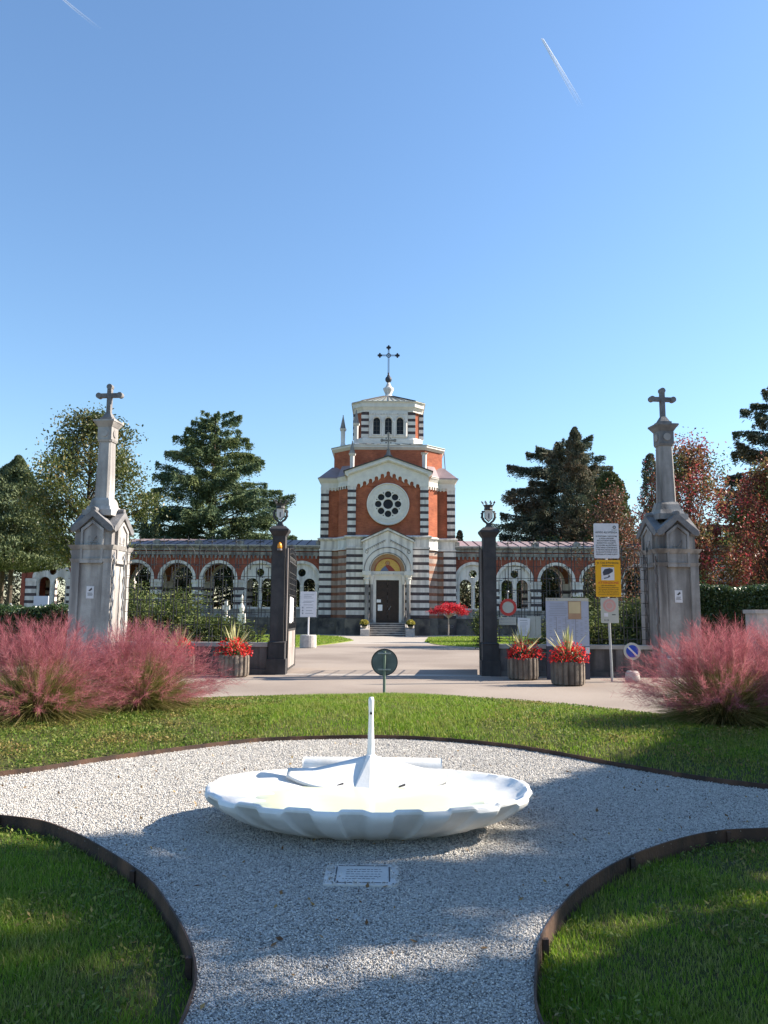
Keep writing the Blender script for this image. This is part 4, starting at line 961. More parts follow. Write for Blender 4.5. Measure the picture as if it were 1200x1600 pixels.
    MB().prism(octo(3.12, 2.30), 16.9, 17.42).frus(octo(3.12, 2.30), 17.42, octo(3.02, 2.22), 17.62).build('lantern_base', m_whitecl, L)
    MB().prism(octo(2.90, 2.12), 17.5, 20.0).build('lantern_wall', m_brick, L)
    lw, ld = MB(), MB(); zz = 17.62; k = 1; lz = []
    while zz < 19.95: h = .33 if k % 2 else .26; lz.append((zz, min(zz+h, 20.0), k % 2)); zz += h; k += 1
    for cxy in ((-2.12, 4.10), (2.12, 4.10), (2.9, 4.88), (-2.9, 4.88)):
        for z0, z1, q in lz: (lw if q else ld).box(cxy[0]-(.34 if q else .336), cxy[0]+(.34 if q else .336), cxy[1]-(.08 if q else .076), cxy[1]+.3, z0, z1)
        lw.build('lantern_pier', m_whitecl, L); ld.build('lantern_dark_courses', m_band, L); lw, ld = MB(), MB()
    holes = [archhole(x, .31, 17.90, 19.15, n=10) for x in (-1.06, 0, 1.06)]
    MB().plate([(-1.76, 17.62), (1.76, 17.62), (1.76, 20.0), (-1.76, 20.0)], holes, 3.86, 4.08).build('lantern_window_wall', m_whitecl, L)
    MB().plate([(-1.7, 17.7), (1.7, 17.7), (1.7, 19.7), (-1.7, 19.7)], (), 4.082, 4.096).build('lantern_glass', m_glass, L)
    ar = MB()
    for x in (-1.06, 0, 1.06): ar.plate(arc(x, 19.15, .46, 0, 180, 12)+arc(x, 19.15, .36, 180, 0, 12), (), 3.80, 3.862); ar.box(x-.40, x+.40, 3.78, 3.86, 17.80, 17.88)
    for x in (-1.6, -.53, .53, 1.6): ar.tube([(x, 3.84, 17.7), (x, 3.84, 19.0)], .09, 8); ar.cbox(x, 3.83, .26, .14, 19.0, 19.14)
    for i in range(14): ar.box(-1.70+.25*i, -1.60+.25*i, 3.80, 3.86, 19.72, 19.86)
    ar.build('lantern_arches', m_white, L)
    mu = MB()
    for x in (-1.06, 0, 1.06): mu.box(x-.015, x+.015, 4.05, 4.081, 17.9, 19.45); [mu.box(x-.3, x+.3, 4.05, 4.081, z-.012, z+.012) for z in (18.3, 18.7, 19.1)]
    mu.build('mullions', m_irongrey, L)
    MB().prism(octo(3.05, 2.24), 20.0, 20.18).frus(octo(3.08, 2.26), 20.18, octo(3.22, 2.36), 20.42).prism(octo(3.26, 2.40), 20.42, 20.78).frus(octo(3.26, 2.40), 20.78, octo(3.36, 2.46), 20.88).build('lantern_cornice', m_whitecl, L)
    MB().frus(octo(3.40, 2.50), 20.883, octo(3.38, 2.48), 20.93).frus(octo(3.3, 2.42), 20.93, octo(.55, .40), 22.15).build('lantern_roof', m_zinc, L)
    sm = MB()
    O1, O2 = octo(3.33, 2.44), octo(.56, .41)
    for a, b in zip(O1, O2): sm.tube([(a[0], a[1], 20.96), (b[0], b[1], 22.18)], .045, 4)
    for i in range(-4, 5): sm.tube([(i*.5, 3.7, 20.98), (i*.09, 6.45, 22.18)], .028, 4)
    sm.build('lantern_roof_seams', m_roofdk, L)
    MB().lathe([(.55, 22.1), (.5, 22.25), (.34, 22.36), (.30, 22.5), (.44, 22.8), (.52, 23.0), (.50, 23.08), (.30, 23.2), (.2, 23.42), (.14, 23.6)], 12, 0, 7).build('finial', m_white, L, True)
    o = MB().ball((0, 7, 23.95), .32, 14, 10).lathe([(.12, 24.2), (.16, 24.3), (.09, 24.4), (.1, 24.6)], 10, 0, 7).build('ball', m_crossir, L, True)
    c = MB()
    for x in (-.06, .06): c.tube([(x, 7, 24.5), (x, 7, 27.6)], .035, 5)
    for z in (26.72, 26.84): c.tube([(-1.0, 7, z), (1.0, 7, z)], .035, 5)
    c.tube([(.24*math.cos(a), 7, 26.78+.24*math.sin(a)) for a in [2*PI*q/16 for q in range(17)]], .05, 5)
    for px, pz in ((-1.05, 26.78), (1.05, 26.78), (0, 27.75)):
        for dx, dz in ((0, 0), (-.17, 0), (.17, 0), (0, .17), (0, -.17)): c.tube([(px+dx, 6.93, pz+dz), (px+dx, 7.07, pz+dz)], .12, 8)
    cr = c.build('iron_cross', m_crossir, L)
    # scale of cross about its foot
    for v in cr.data.vertices: v.co.z = 24.5+(v.co.z-24.5)*.80; v.co.x *= .80
    # pinnacles
    def pinn(x, y, z0, H, full=True):
        w = .26; mb = MB().cbox(x, y, .62, .62, z0, z0+.14*H/2.8, .5, .5).cbox(x, y, .46, .46, z0+.05*H, z0+.16*H, .36, .36)
        zt = z0+(.60 if full else 1.0)*H
        mb.frus([(x+.20*math.cos(2*PI*(i+.5)/8), y+.20*math.sin(2*PI*(i+.5)/8)) for i in range(8)], z0+.16*H, [(x+.22*math.cos(2*PI*(i+.5)/8), y+.22*math.sin(2*PI*(i+.5)/8)) for i in range(8)], zt)
        mb.cbox(x, y, .50, .50, zt-.05*H, zt, .60, .60)
        p = mb.build('pinnacle', m_white, t)
        if full: MB().cbox(x, y, .50, .50, zt, z0+H, .05, .05).ball((x, y, z0+H), .06, 6, 4).build('spire', m_grey, p)
    pinn(-3.10, .55, 13.75, 2.75); pinn(3.10, .55, 13.75, 1.75, False)
    pinn(-4.1, 3.9, 16.5, 3.1); pinn(-2.85, 2.3, 16.55, 3.2); pinn(-4.3, 10, 16.5, 2.1)
    # stone cross on the gable
    c = MB().cbox(0, .1, .75, .5, 15.05, 15.2, .6, .45).cbox(0, .1, .46, .4, 15.2, 15.65, .22, .22).cbox(0, .1, .32, .3, 15.62, 15.72).cbox(0, .1, .15, .15, 15.7, 17.0).box(-.5, .5, .03, .17, 16.42, 16.57)
    for px, pz in ((-.56, 16.5), (.56, 16.5), (0, 17.1)): c.tube([(px, .0, pz), (px, .2, pz)], .13, 8)
    for k in (-.2, .2):
        for j in (-.2, .2): c.ball((k, .1, 16.5+j), .08, 6, 4)
    c.build('gable_cross', m_grey, t)
    # rose window
    rw = MB(); zc = 10.95
    holes = [circ(0, zc, .42, 20)]
    for k in range(8):
        a = 2*PI*k/8; holes.append(circ(.83*math.cos(a), zc+.83*math.sin(a), .285, 14)); a += PI/8; holes.append(circ(1.03*math.cos(a), zc+1.03*math.sin(a), .055, 8))
    rw.plate(circ(0, zc, 1.80, 64), holes, -.22, -.045)
    ro = rw.build('rose_window', m_whitecl, t)
    rr = MB()
    for r_0, y in ((1.74, -.24), (1.30, -.225)):
        rr.tube([(r_0*math.cos(a), y, zc+r_0*math.sin(a)) for a in [2*PI*q/64 for q in range(65)]], .06 if r_0 > 1.5 else .03, 6)
    for q in range(56): a = 2*PI*q/56; rr.cbox(1.50*math.cos(a), -.235, .045, .03, zc+1.50*math.sin(a)-.025, zc+1.50*math.sin(a)+.025)
    for k in range(8): a = 2*PI*k/8; rr.tube([(.83*math.cos(a)+.30*math.cos(b), -.222, zc+.83*math.sin(a)+.30*math.sin(b)) for b in [2*PI*q/14 for q in range(15)]], .02, 4)
    rr.build('rose_moulding', m_whitecl, ro)
    MB().plate(circ(0, zc, 1.25, 32), (), -.062, -.046).build('rose_glass', m_glass, ro)
    # portal
    P = thing('portal', None, None); P.parent = t
    o = [(-2.06, 5.28), (-2.06, 7.70), (0, 8.62), (2.06, 7.70), (2.06, 5.28), (1.42, 5.28)]+arc(0, 5.28, 1.42, 0, 180, 24)[1:]
    MB().plate(o, (), -.92, -.14).build('gable', m_white, P)
    MB().plate([(-2.20, 7.66), (0, 8.66), (2.20, 7.66), (2.20, 7.80), (0, 8.84), (-2.20, 7.80)], (), -1.10, -.14).build('gable_cornice', m_white, P)
    MB().plate([(-2.26, 7.803), (0, 8.845), (2.26, 7.803), (2.26, 7.85), (0, 8.90), (-2.26, 7.85)], (), -1.14, -.10).build('gable_roof', m_roofdk, P)
    tr = MB()
    for s in (-1, 1):
        tr.tube([(s*1.85, -.95, 7.0), (s*.2, -.95, 7.85)], .028, 4)
        for k in range(9): tr.ball((s*(.25+.17*k), -.945, 7.72-.088*k), .04, 6, 4)
        tr.tube([(s*1.75+.12*math.cos(a), -.94, 6.85+.12*math.sin(a)) for a in [2*PI*q/10 for q in range(11)]], .025, 4)
    for rr_ in (1.50, 1.95): tr.tube([(rr_*math.cos(a), -.93, 5.28+rr_*math.sin(a)) for a in [PI*q/28 for q in range(29)]], .045, 6)
    tr.build('gable_ornament', m_grey, P)
    # lunette
    MB().plate(arc(0, 5.28, 1.42, 0, 180, 24), (), -.46, -.15).build('lunette_ground', m_tan, P)
    ln = MB().plate(arc(0, 5.28, 1.02, 0, 180, 20), (), -.475, -.462).build('lunette_mosaic', m_gold, P)
    MB().plate(arc(0, 5.28, 1.12, 0, 180, 20)+arc(0, 5.28, 1.04, 180, 0, 20), (), -.50, -.462).build('lunette_moulding', m_brick, P)
    f = MB().plate([(-.62, 5.29), (.62, 5.29), (.48, 5.50), (.22, 5.74), (.08, 5.80), (-.08, 5.80), (-.22, 5.74), (-.48, 5.50)], (), -.482, -.476).build('robe', m_robe, ln)
    MB().plate([(-.62, 5.292), (.1, 5.292), (-.12, 5.62), (-.22, 5.72), (-.48, 5.5)], (), -.488, -.483).build('mantle', m_blue, ln)
    MB().plate(circ(0, 5.94, .12, 14), (), -.486, -.477).build('head', m_skin, ln)
    hl = ringp(MB(), 0, 5.95, .15, .20, -.480, -.476, 20).build('halo', m_brick, ln)
    # lintel zone, jambs
    MB().box(-1.42, 1.42, -.50, -.14, 4.98, 5.275).box(-2.10, -1.40, -1.0, -.14, 5.16, 5.275).box(1.40, 2.10, -1.0, -.14, 5.16, 5.275).box(-1.22, 1.22, -.40, -.14, 4.55, 4.98).build('lintel', m_whitecl, P)
    de = MB(); [de.box(-1.36+.2*i, -1.26+.2*i, -.55, -.502, 5.02, 5.14) for i in range(14)]; de.build('dentils', m_white, P)
    MB().box(-1.22, -.95, -.40, -.14, 1.06, 4.55).build('door_jamb', m_whitecl, P); MB().box(.95, 1.22, -.40, -.14, 1.06, 4.55).build('door_jamb', m_whitecl, P)
    co = MB(); ca = MB()
    for s in (-1, 1):
        co.lathe([(.20, 1.30), (.17, 1.40), (.165, 4.15), (.155, 4.2)], 14, s*1.72, -.72).lathe([(.26, 1.04), (.26, 1.2), (.21, 1.30)], 14, s*1.72, -.72)
        co.lathe([(.13, 1.30), (.12, 4.2)], 12, s*1.33, -.50).lathe([(.17, 1.04), (.17, 1.2), (.13, 1.30)], 12, s*1.33, -.50)
        ca.lathe([(.17, 4.18), (.20, 4.26), (.18, 4.32), (.22, 4.7), (.30, 4.86), (.34, 4.95)], 12, s*1.72, -.72).cbox(s*1.72, -.70, .72, .60, 4.95, 5.16)
        ca.lathe([(.13, 4.18), (.15, 4.3), (.22, 4.85)], 10, s*1.33, -.50).cbox(s*1.30, -.48, .40, .36, 4.85, 4.975)
        for q in range(8): a = 2*PI*q/8; ca.ball((s*1.72+.25*math.cos(a), -.72+.25*math.sin(a), 4.62), .06, 5, 4)
        co.build('column_pair', m_grey, P, False); ca.build('capitals', m_whitecl, P); co = MB(); ca = MB()
    # door
    D = MB().box(-.95, -.012, -.30, -.20, 1.06, 4.55).build('door_leaf', m_door, P); MB().box(.012, .95, -.30, -.20, 1.06, 4.55).build('door_leaf', m_door, P)
    pn = MB()
    for s in (-1, 1):
        for i in range(2):
            for k in range(6): x = s*(.26+.43*i); z = 1.50+.53*k; pn.frus([(x-.15, 0), (x+.15, 0), (x+.15, 0), (x-.15, 0)], 0, [(x, 0)]*4, 0) if False else pn.box(x-.16, x+.16, -.325, -.302, z-.18, z+.18).box(x-.08, x+.08, -.34, -.326, z-.09, z+.09)
        pn.build('door_panels', m_door, P); pn = MB()

    MB().tube([(.10, -.36, 2.1), (.20, -.38, 2.25), (.28, -.36, 2.4)], .02, 5).build('handle', m_galv, D)
    MB().box(-.90, -.55, -.352, -.342, 2.70, 2.95).box(-.80, -.42, -.352, -.342, 2.02, 2.52).build('door_notices', m_paper, D)
    # steps and cheeks
    for i in range(6):
        st = MB().box(-1.42, 1.42, -2.55+.30*i, -.14, -.02 if i == 0 else .173*i, .173*(i+1)-.003).build('step', m_coping, t)
        MB().box(-1.42, 1.42, -2.553+.30*i, -2.548+.30*i, .173*i, .173*i+.10).build('riser', m_wall, st)
    ck = MB()
    for s in (-1, 1):
        a, b = sorted((s*1.44, s*2.16)); ck.T = Matrix(((0, -1, 0, 0), (1, 0, 0, 0), (0, 0, 1, 0), (0, 0, 0, 1)))
        ck.plate([(-2.75, -.02), (-2.75, .52), (-2.3, .62), (-.9, 1.06), (-.14, 1.06), (-.14, -.02)], (), -b, -a)
        ck.T = None; ck.build('step_cheek', m_block, t); ck = MB()
    hr = MB()
    for s in (-1, 1):
        hr.tube([(s*1.50, -2.5, .6), (s*1.50, -2.5, 1.45), (s*1.50, -.9, 2.0), (s*1.50, -.3, 2.0)], .025, 6); hr.tube([(s*1.50, -.9, 1.0), (s*1.50, -.9, 2.0)], .025, 6)
        hr.build('handrail', m_irongrey, t); hr = MB()
    # vent grilles in plinth
    vg = MB()
    for x in (-4.9, 4.25, 5.3): [vg.plate(circ(x+.22*(i-1), .75, .13, 10), [circ(x+.22*(i-1), .75, .08, 10)], 1.66, 1.69) for i in range(3)]; 
    vg.build('plinth_grilles', m_irongrey, t)
church()
for s, lab in ((-1, 'round pale yellow chrysanthemum in a pot on the left side of the church steps'), (1, 'round pale yellow chrysanthemum in a pot on the right side of the church steps')):
    t = thing('potted_flower', lab, 'potted plant', (CX+s*1.85, CY-2.35, .62 if True else 0), 0, 'chrysanthemums beside the church door')
    MB().lathe([(.16, 0), (.22, .22), (.24, .24)], 12).build('pot', m_terra, t)
    n = 700; v = unit(rng.normal(size=(n, 3))); v[:, 2] = np.abs(v[:, 2])*.95-.1; P = v*(.36+rng.normal(0, .02, n))[:, None]+np.array([0, 0, .36])
    V, F = leafquads(P, .09, .07); bulk('flowers', V, [F], m_mum, t)
    MB().ball((0, 0, .36), .30, 10, 7).build('dark_inner_ball', m_dark, t)  # solid near-black ball behind the flowers

# ================================================================== ARCADE WINGS
def arcade(s, label, trac):
    t = thing('arcade', label, 'arcade', (CX, 69.7, 0), 0, 'long brick arcades on either side of the church')
    x0, x1 = 5.85, 31.4; cen = [7.45+3.62*k for k in range(7)]; zs_, ri = 4.66, 1.44
    X = lambda x: s*x
    def mir(p): return [(X(a), b) for a, b in p]
    for wi, (ya, yb) in enumerate(((0, .55), (4.2, 4.6))):
        holes = [mir(archhole(c, ri, 2.12 if (k in trac and wi == 0) else .35, zs_)) for k, c in enumerate(cen)]
        MB().plate(mir([(x0, 0), (x1, 0), (x1, 7.15), (x0, 7.15)]), holes, ya, yb).build('brick_wall' if wi == 0 else 'rear_wall', m_brickar if wi == 0 else m_brick2, t)
        for c in cen: MB().plate(mir(arc(c, zs_, ri+.22, 0, 180, 20)+arc(c, zs_, ri-.03, 180, 0, 20)), (), ya-.06, yb+.03).build('archivolt', m_white, t)
        ends = [x0-.3]+[(cen[k]+cen[k+1])/2 for k in range(6)]+[x1-.45]
        for c in ends:
            w, d = MB(), MB(); z = 2.12; k = 0
            hw = .46 if wi == 0 else .44
            while z < 4.3:
                h = .36 if k % 2 == 0 else .26; z2 = min(z+h, 4.34)
                a, b = sorted((X(c-hw), X(c+hw)))
                (w if k % 2 == 0 else d).box(a+.003*(k % 2), b-.003*(k % 2), ya-.08+.003*(k % 2), yb+.05, z, z2); z = z2; k += 1
            a, b = sorted((X(c-hw-.05), X(c+hw+.05))); w.box(a, b, ya-.12, yb+.08, 4.342, 4.62)
            p_ = w.build('pier', m_white, t); d.build('dark_courses', m_band, p_)
    # tracery bays
    for k, c in enumerate(cen):
        if k not in trac: continue
        holes = [mir(archhole(c-.66, .50, 2.30, 4.28)), mir(archhole(c+.66, .50, 2.30, 4.28)), mir(circ(c, 5.28, .34, 18))]
        MB().plate(mir([(c-ri+.03, 2.14), (c+ri-.03, 2.14), (c+ri-.03, zs_)]+arc(c, zs_, ri-.03, 0, 180, 20)[1:]), holes, .12, .36).build('tracery', m_white, t)
        m_ = MB().lathe([(.07, 2.3), (.07, 4.0)], 8, X(c), .10).cbox(X(c), .12, .26, .2, 4.0, 4.2).cbox(X(c), .12, .22, .2, 2.2, 2.34); m_.build('tracery_column', m_whitecl, t)
    a, b = sorted((X(x0), X(x1)))
    bs = MB(); bs.box(a, b, -.10, -.001, -.1, 1.40)
    for c0, c1 in [(cen[k], cen[k+1]) for k in range(6)]: bs.box(*sorted((X((c0+c1)/2-.5), X((c0+c1)/2+.5))), -.16, -.101, -.1, 1.40)
    bs.build('dark_base', m_plinth, t)
    MB().box(a, b, -.14, -.0015, 1.402, 1.56).box(a, b, -.06, -.0015, 1.56, 2.0).box(a, b, -.12, -.0015, 2.0, 2.13).build('sill_band', m_grey, t)
    # the base closes only under the tracery bays; open bays keep the low parapet
    fr = MB(); n = 70; wd_ = (x1-x0)/n; p = [(x0, 7.0), (x0, 6.50)]
    for i in range(n):
        c = x0+wd_*(i+.5); p += [(c-wd_*.3, 6.50)]+[(c-wd_*.3*math.cos(R(q)), 6.66+wd_*.3*math.sin(R(q))) for q in (0, 45, 90, 135, 180)]+[(c+wd_*.3, 6.50)]
    p += [(x1, 6.50), (x1, 7.0)]; fr.plate(mir(p), (), -.10, -.0012); fr.build('corbel_frieze', m_grey, t)
    MB().box(a, b, -.13, -.0012, 6.95, 7.05).box(a, b, -.18, .6, 7.152, 7.42).box(a-.05, b+.05, -.34, .6, 7.422, 7.50).box(a-.05, b+.05, -.40, .6, 7.50, 7.60).build('cornice', m_grey, t)
    MB().box(a-.06, b+.06, -.42, -.1, 7.602, 7.64).build('cornice_lit_line', m_whitecl, t)  # pale strip stands for the sunlit top edge of the grey cornice
    rf = MB(); M_ = Matrix(((0, 1, 0, 0), (1, 0, 0, 0), (0, 0, 1, 0), (0, 0, 0, 1)))
    rf.T = Matrix(((0, -1, 0, 0), (1, 0, 0, 0), (0, 0, 1, 0), (0, 0, 0, 1)))
    rf.plate([(-.05, 7.63), (-.05, 7.70), (5.2, 8.62), (5.2, 8.50)], (), -b, -a); rf.T = None; rf.build('roof', m_roof, t)
    sm = MB()
    for i in range(29): x = X(x0+.4+.87*i); sm.tube([(x, -.02, 7.71), (x, 5.1, 8.63)], .045, 4)
    sm.build('roof_seams', m_roofdk, t)
    for c in [(cen[k]+cen[k+1])/2 for k in range(6)]+[x1-.4, x0+.1]: MB().cbox(X(c), .0, .62, .5, 7.64, 8.0).cbox(X(c), .0, .50, .42, 8.0, 8.10, .3, .3).build('parapet_block', m_grey, t)
    MB().box(a, b, .56, 4.19, 6.6, 6.75).build('ceiling', m_beige, t)
    e0, e1 = sorted((X(x1), X(x1+.35))); MB().box(e0, e1, -.12, 4.7, 0, 7.15).build('end_wall', m_brickar, t)
arcade(-1, 'left brick arcade with round arches running from the church behind the gate', (0, 1, 5, 6))
arcade(1, 'right brick arcade with round arches and pinkish sunlit roof, beside the church', (0, 1, 5, 6))

# ================================================================== TREES
def limb(mb, a, b, r0, r1, sag=.0, n=5, wob=.05):
    a = np.array(a, float); b = np.array(b, float); L = np.linalg.norm(b-a); pts = []
    for i in range(n+1):
        q = i/n; p = a*(1-q)+b*q; p = p+np.array([rng.normal(0, wob)*L*.12*math.sin(PI*q), rng.normal(0, wob)*L*.12*math.sin(PI*q), sag*L*math.sin(PI*q)]); pts.append(p)
    mb.tube(pts, [r0*(1-i/n)+r1*i/n for i in range(n+1)], 6)
def broadleaf(label, x, y, H, rw, mat, seed, z0=.25, nclump=90, per=260, leaf=.16, crad=.75, shape=.55, group='trees around the cemetery gate', tr=.16, cat='tree', name='leafy_tree', upright=0.0, loc_z=0):
    global rng
    rng = np.random.default_rng(seed); t = thing(name, label, cat, (x, y, loc_z), 0, group); mb = MB()
    top = H*.93; tpts = [(0, 0, -.2), (.1, .05, H*.25), (-.05, .1, H*.5), (.05, -.05, H*.75), (0, 0, top)]
    mb.tube(tpts, [tr*1.3, tr, tr*.7, tr*.4, .03], 8)
    C_ = []; zb = H*z0
    while len(C_) < nclump:
        z = rng.uniform(zb, H-.3*crad); q = (z-zb)/(H-zb); env = rw*(math.sin(PI*min(1, .12+q*.88)**shape) if q < 1 else 0)*(1-.15*rng.random())
        env = rw*max(.06, math.sin(PI*(q*.86+.12)))**.75 if shape == .55 else rw*(1-q)**shape+.12*rw
        a = rng.uniform(0, 2*PI); r = env*math.sqrt(rng.uniform(.08, 1)); env_n = 1+.18*math.sin(3*a+seed)+.12*math.sin(5*a+z)
        c = np.array([r*math.cos(a)*env_n, r*math.sin(a)*env_n, z]); C_.append(c)
        zz = max(zb*.7, z-r*(.7+upright)-.2); limb(mb, (0, 0, zz), c, tr*.28*(1-q*.6), .012, .04)
    mb.build('trunk', m_bark, t)
    C_ = np.array(C_); P = []
    for c in C_:
        m = int(per*rng.uniform(.55, 1.3)); v = rng.normal(size=(m, 3))*np.array([.62, .62, .42+.5*upright])*crad*rng.uniform(.7, 1.15); P.append(c+v)
    P = np.concatenate(P); V, F = leafquads(P, leaf*rng.uniform(.6, 1.3, len(P)), leaf*.62*rng.uniform(.6, 1.2, len(P)))
    bulk('crown', V, [F], mat, t); return t
def cedar(label, x, y, H, prof, mat, seed, nb=46, zb=.12, group='conifers beyond the arcade', droop=.10, dens=1.0, leafl=.34, name='cedar_tree', pad=1.0, tr=.42, stretch=None):
    """layered conifer: prof(q) = branch length at relative height q"""
    global rng
    rng = np.random.default_rng(seed); t = thing(name, label, 'tree', (x, y, 0), 0, group); mb = MB()
    mb.tube([(0, 0, -.2), (.05, 0, H*.4), (-.05, .05, H*.75), (0, 0, H*.99)], [tr, tr*.65, tr*.3, .03], 8); P = []; D = []
    for i in range(nb):
        q = (i+rng.uniform(-.4, .4))/nb; q = min(max(q, 0), .985); z = H*(zb+(1-zb)*q); a = i*2.399+rng.normal(0, .3); L = prof(q)*rng.uniform(.72, 1.12)
        if stretch: L *= stretch(a, q)
        rise = rng.uniform(-.06, .42); tip = np.array([math.cos(a)*L, math.sin(a)*L, z+L*rise-L*L*.018]); base = np.array([0, 0, z-L*.12])
        limb(mb, base, tip, max(.03, tr*.30*(1-q)), .02, .06, 5, .1)
        n = int(150*L**1.25*dens)+60
        u = rng.uniform(.18, 1.03, n)**.75; wdt = (.10+.34*L*np.sin(np.clip(u, 0, 1)*PI*.9+.12))*pad*.46
        lat = rng.normal(0, 1, n)*wdt*.6; side = np.array([-math.sin(a), math.cos(a), 0])
        ctr = base[None]*(1-u)[:, None]+tip[None]*u[:, None]; ctr[:, 2] += .06*L*np.sin(PI*np.clip(u, 0, 1))
        p = ctr+side[None]*lat[:, None]; p[:, 2] += -np.abs(lat)*droop-np.abs(rng.normal(0, .24+.035*L, n))+.10
        # clumpy gaps
        g = np.sin(u*17+i)+np.sin(lat*4.1+i*2)+rng.normal(0, .5, n); k = g > -.45; p = p[k]
        d = np.array([math.cos(a), math.sin(a), 0])[None]*.7+side[None]*(np.sign(lat[k])*.5)[:, None]+rng.normal(size=(len(p), 3))*.45+np.array([0, 0, -.35]); P.append(p); D.append(unit(d))
    mb.build('trunk', m_bark, t); P = np.concatenate(P); D = np.concatenate(D)
    V, F = leafquads(P, leafl*rng.uniform(.6, 1.3, len(P)), leafl*.26*rng.uniform(.7, 1.3, len(P)), dirs=D); bulk('crown', V, [F], mat, t); return t
def cone(label, x, y, H, rw, mat, seed, n=26000, leaf=.22, zb=.06, group='conifers beyond the arcade', name='cypress_tree', p=.8, ragged=.2):
    global rng
    rng = np.random.default_rng(seed); t = thing(name, label, 'tree', (x, y, 0), 0, group)
    MB().tube([(0, 0, -.2), (0, 0, H*.95)], [.22, .03], 7).build('trunk', m_bark, t)
    q = rng.uniform(0, 1, n)**1.15; a = rng.uniform(0, 2*PI, n); z = H*(zb+(1-zb)*q)
    lob = 1+ragged*np.sin(a*3+z*1.7+seed)+ragged*.8*np.sin(a*5-z*2.9)+ragged*.7*np.sin(z*5.1+a)
    env = rw*np.minimum(1, (1-q)**p*1.05+.02)*np.minimum(1, .55+q*4)*lob; r = env*np.sqrt(rng.uniform(.35, 1, n)); P = np.stack([r*np.cos(a), r*np.sin(a), z], 1)
    D = unit(np.stack([np.cos(a)*.5, np.sin(a)*.5, np.full(n, .6)], 1)+rng.normal(size=(n, 3))*.5)
    V, F = leafquads(P, leaf*rng.uniform(.6, 1.3, n), leaf*.4, dirs=D); bulk('crown', V, [F], mat, t); return t

# big cedar behind the left arcade
cedar('large spreading blue-green cedar with layered branches behind the left arcade', -18.6, 86, 23.6, lambda q: 1.1+9.6*(1-q)**.70, m_cedar, 31, nb=160, zb=.16, dens=1.05, leafl=.40, tr=.55, stretch=lambda a, q: .78+.34*abs(math.cos(a))+.12*math.sin(7*q+a))
# big dark cedar behind the right arcade, olive spruce in front of it
cedar('broad dark cedar with a flat brownish top behind the right arcade', 21.3, 93, 21.4, lambda q: 3.4+7.2*(1-q)**.55, m_cedar2, 32, nb=175, zb=.14, dens=1.15, leafl=.40, tr=.5, droop=.25)
cone('pointed dark spruce standing in the middle of the dark cedar, right of the church', 20.9, 86, 22.3, 2.9, m_cedar2, 33, n=30000, leaf=.34, p=.62, ragged=.28, name='spruce_tree')
cone('olive green rounded conifer just right of the pointed spruce', 23.4, 82, 16.6, 3.3, m_spruce, 34, n=30000, leaf=.30, p=.42, ragged=.12, name='conifer_tree')
cedar('dark layered cedar at the right edge of the view beyond the red leaved trees', 37.0, 72, 23.0, lambda q: .9+10.0*(1-q)**.75, m_cedar2, 35, nb=110, zb=.12, dens=1.2, leafl=.42, tr=.45)
cone('dark narrow cypress rising behind the right pillar column', 24.0, 71, 16.3, 1.5, m_cedar2, 36, n=14000, leaf=.24, p=.4)
cone('slim cypress, left one of the pair beside the large cedar', -24.1, 80, 13.0, .62, m_conif, 37, n=8000, leaf=.22, p=.45, ragged=.1)
cone('slim cypress, taller right one of the pair beside the large cedar', -23.0, 80, 13.9, .60, m_conif, 38, n=8000, leaf=.22, p=.45, ragged=.1)
cone('small dark cypress peeking out right beside the church wall', 8.0, 84, 10.6, .9, m_cedar2, 39, n=7000, leaf=.24, p=.4)
cone('grey-green conifer at the far left edge of the view', -26.5, 57, 12.9, 3.9, m_conif, 40, n=42000, leaf=.26, zb=.36, p=.85, ragged=.22, name='conifer_tree')
cedar('sparse conifer branches around the far left conifer, near the arcade end', -28.6, 60, 12.0, lambda q: .5+3.6*(1-q)**.7, m_conif, 41, nb=34, zb=.42, dens=1.0, leafl=.3, tr=.28)
for i, (x, y, h, w) in enumerate(((14.6, 88, 9.8, 2.6), (17.4, 84, 9.9, 2.8), (27.0, 82, 10.2, 3.0), (31, 80, 11, 3.2))):
    broadleaf(['low green bush tree just above the arcade roof, nearest the right gate post', 'low green bush tree above the arcade roof below the dark cedar', 'bushy tree above the arcade roof right of the olive conifer', 'bushy tree filling the gap behind the red leaved trees'][i], x, y, h, w, m_hedge, 50+i, .1, 50, 170, .26, 1.1, group='bushy trees behind the arcades', name='bushy_tree')
for i in range(18):   # dark garden trees seen through the arches
    x = (-31+4.15*i+rng.uniform(-.7, .7)) if i < 16 else (8.7, -8.4)[i-16]
    if -4 < x < 4: continue
    num = max(0, min(6, int(round((abs(x/1.13-.34)-7.35)/3.56))))
    labs = 'dark garden tree seen through the '+['first', 'second', 'third', 'fourth', 'fifth', 'sixth', 'last'][num]+' arch '+('left' if x < 0 else 'right')+' of the church'+(', farther back' if i % 3 == 2 else ', standing closer' if i > 15 else '')
    t_ = broadleaf(labs, x, 77.5+(i % 3)*1.5, 6.6+(i*37 % 10)*.12, 2.5, (m_cedar2, m_hedge, m_leafL)[i % 3], 60+i, .02, 42, 110, .26, 1.1, group='dark trees behind the '+('left' if x < 0 else 'right')+' arcade', name='garden_tree')
for x, y, lab in ((-36.5, 74, 'dark tree beyond the left end of the arcade'), (-41, 70, 'dark tree at the left edge of the view beyond the hedge'), (36.5, 74, 'dark tree beyond the right end of the arcade'), (41, 70, 'dark tree at the right edge of the view beyond the hedge')):
    broadleaf(lab, x, y, 9.5, 3.4, m_cedar2, int(400+x), .02, 80, 190, .28, 1.2, group='dark trees beyond the arcade ends', name='garden_tree')
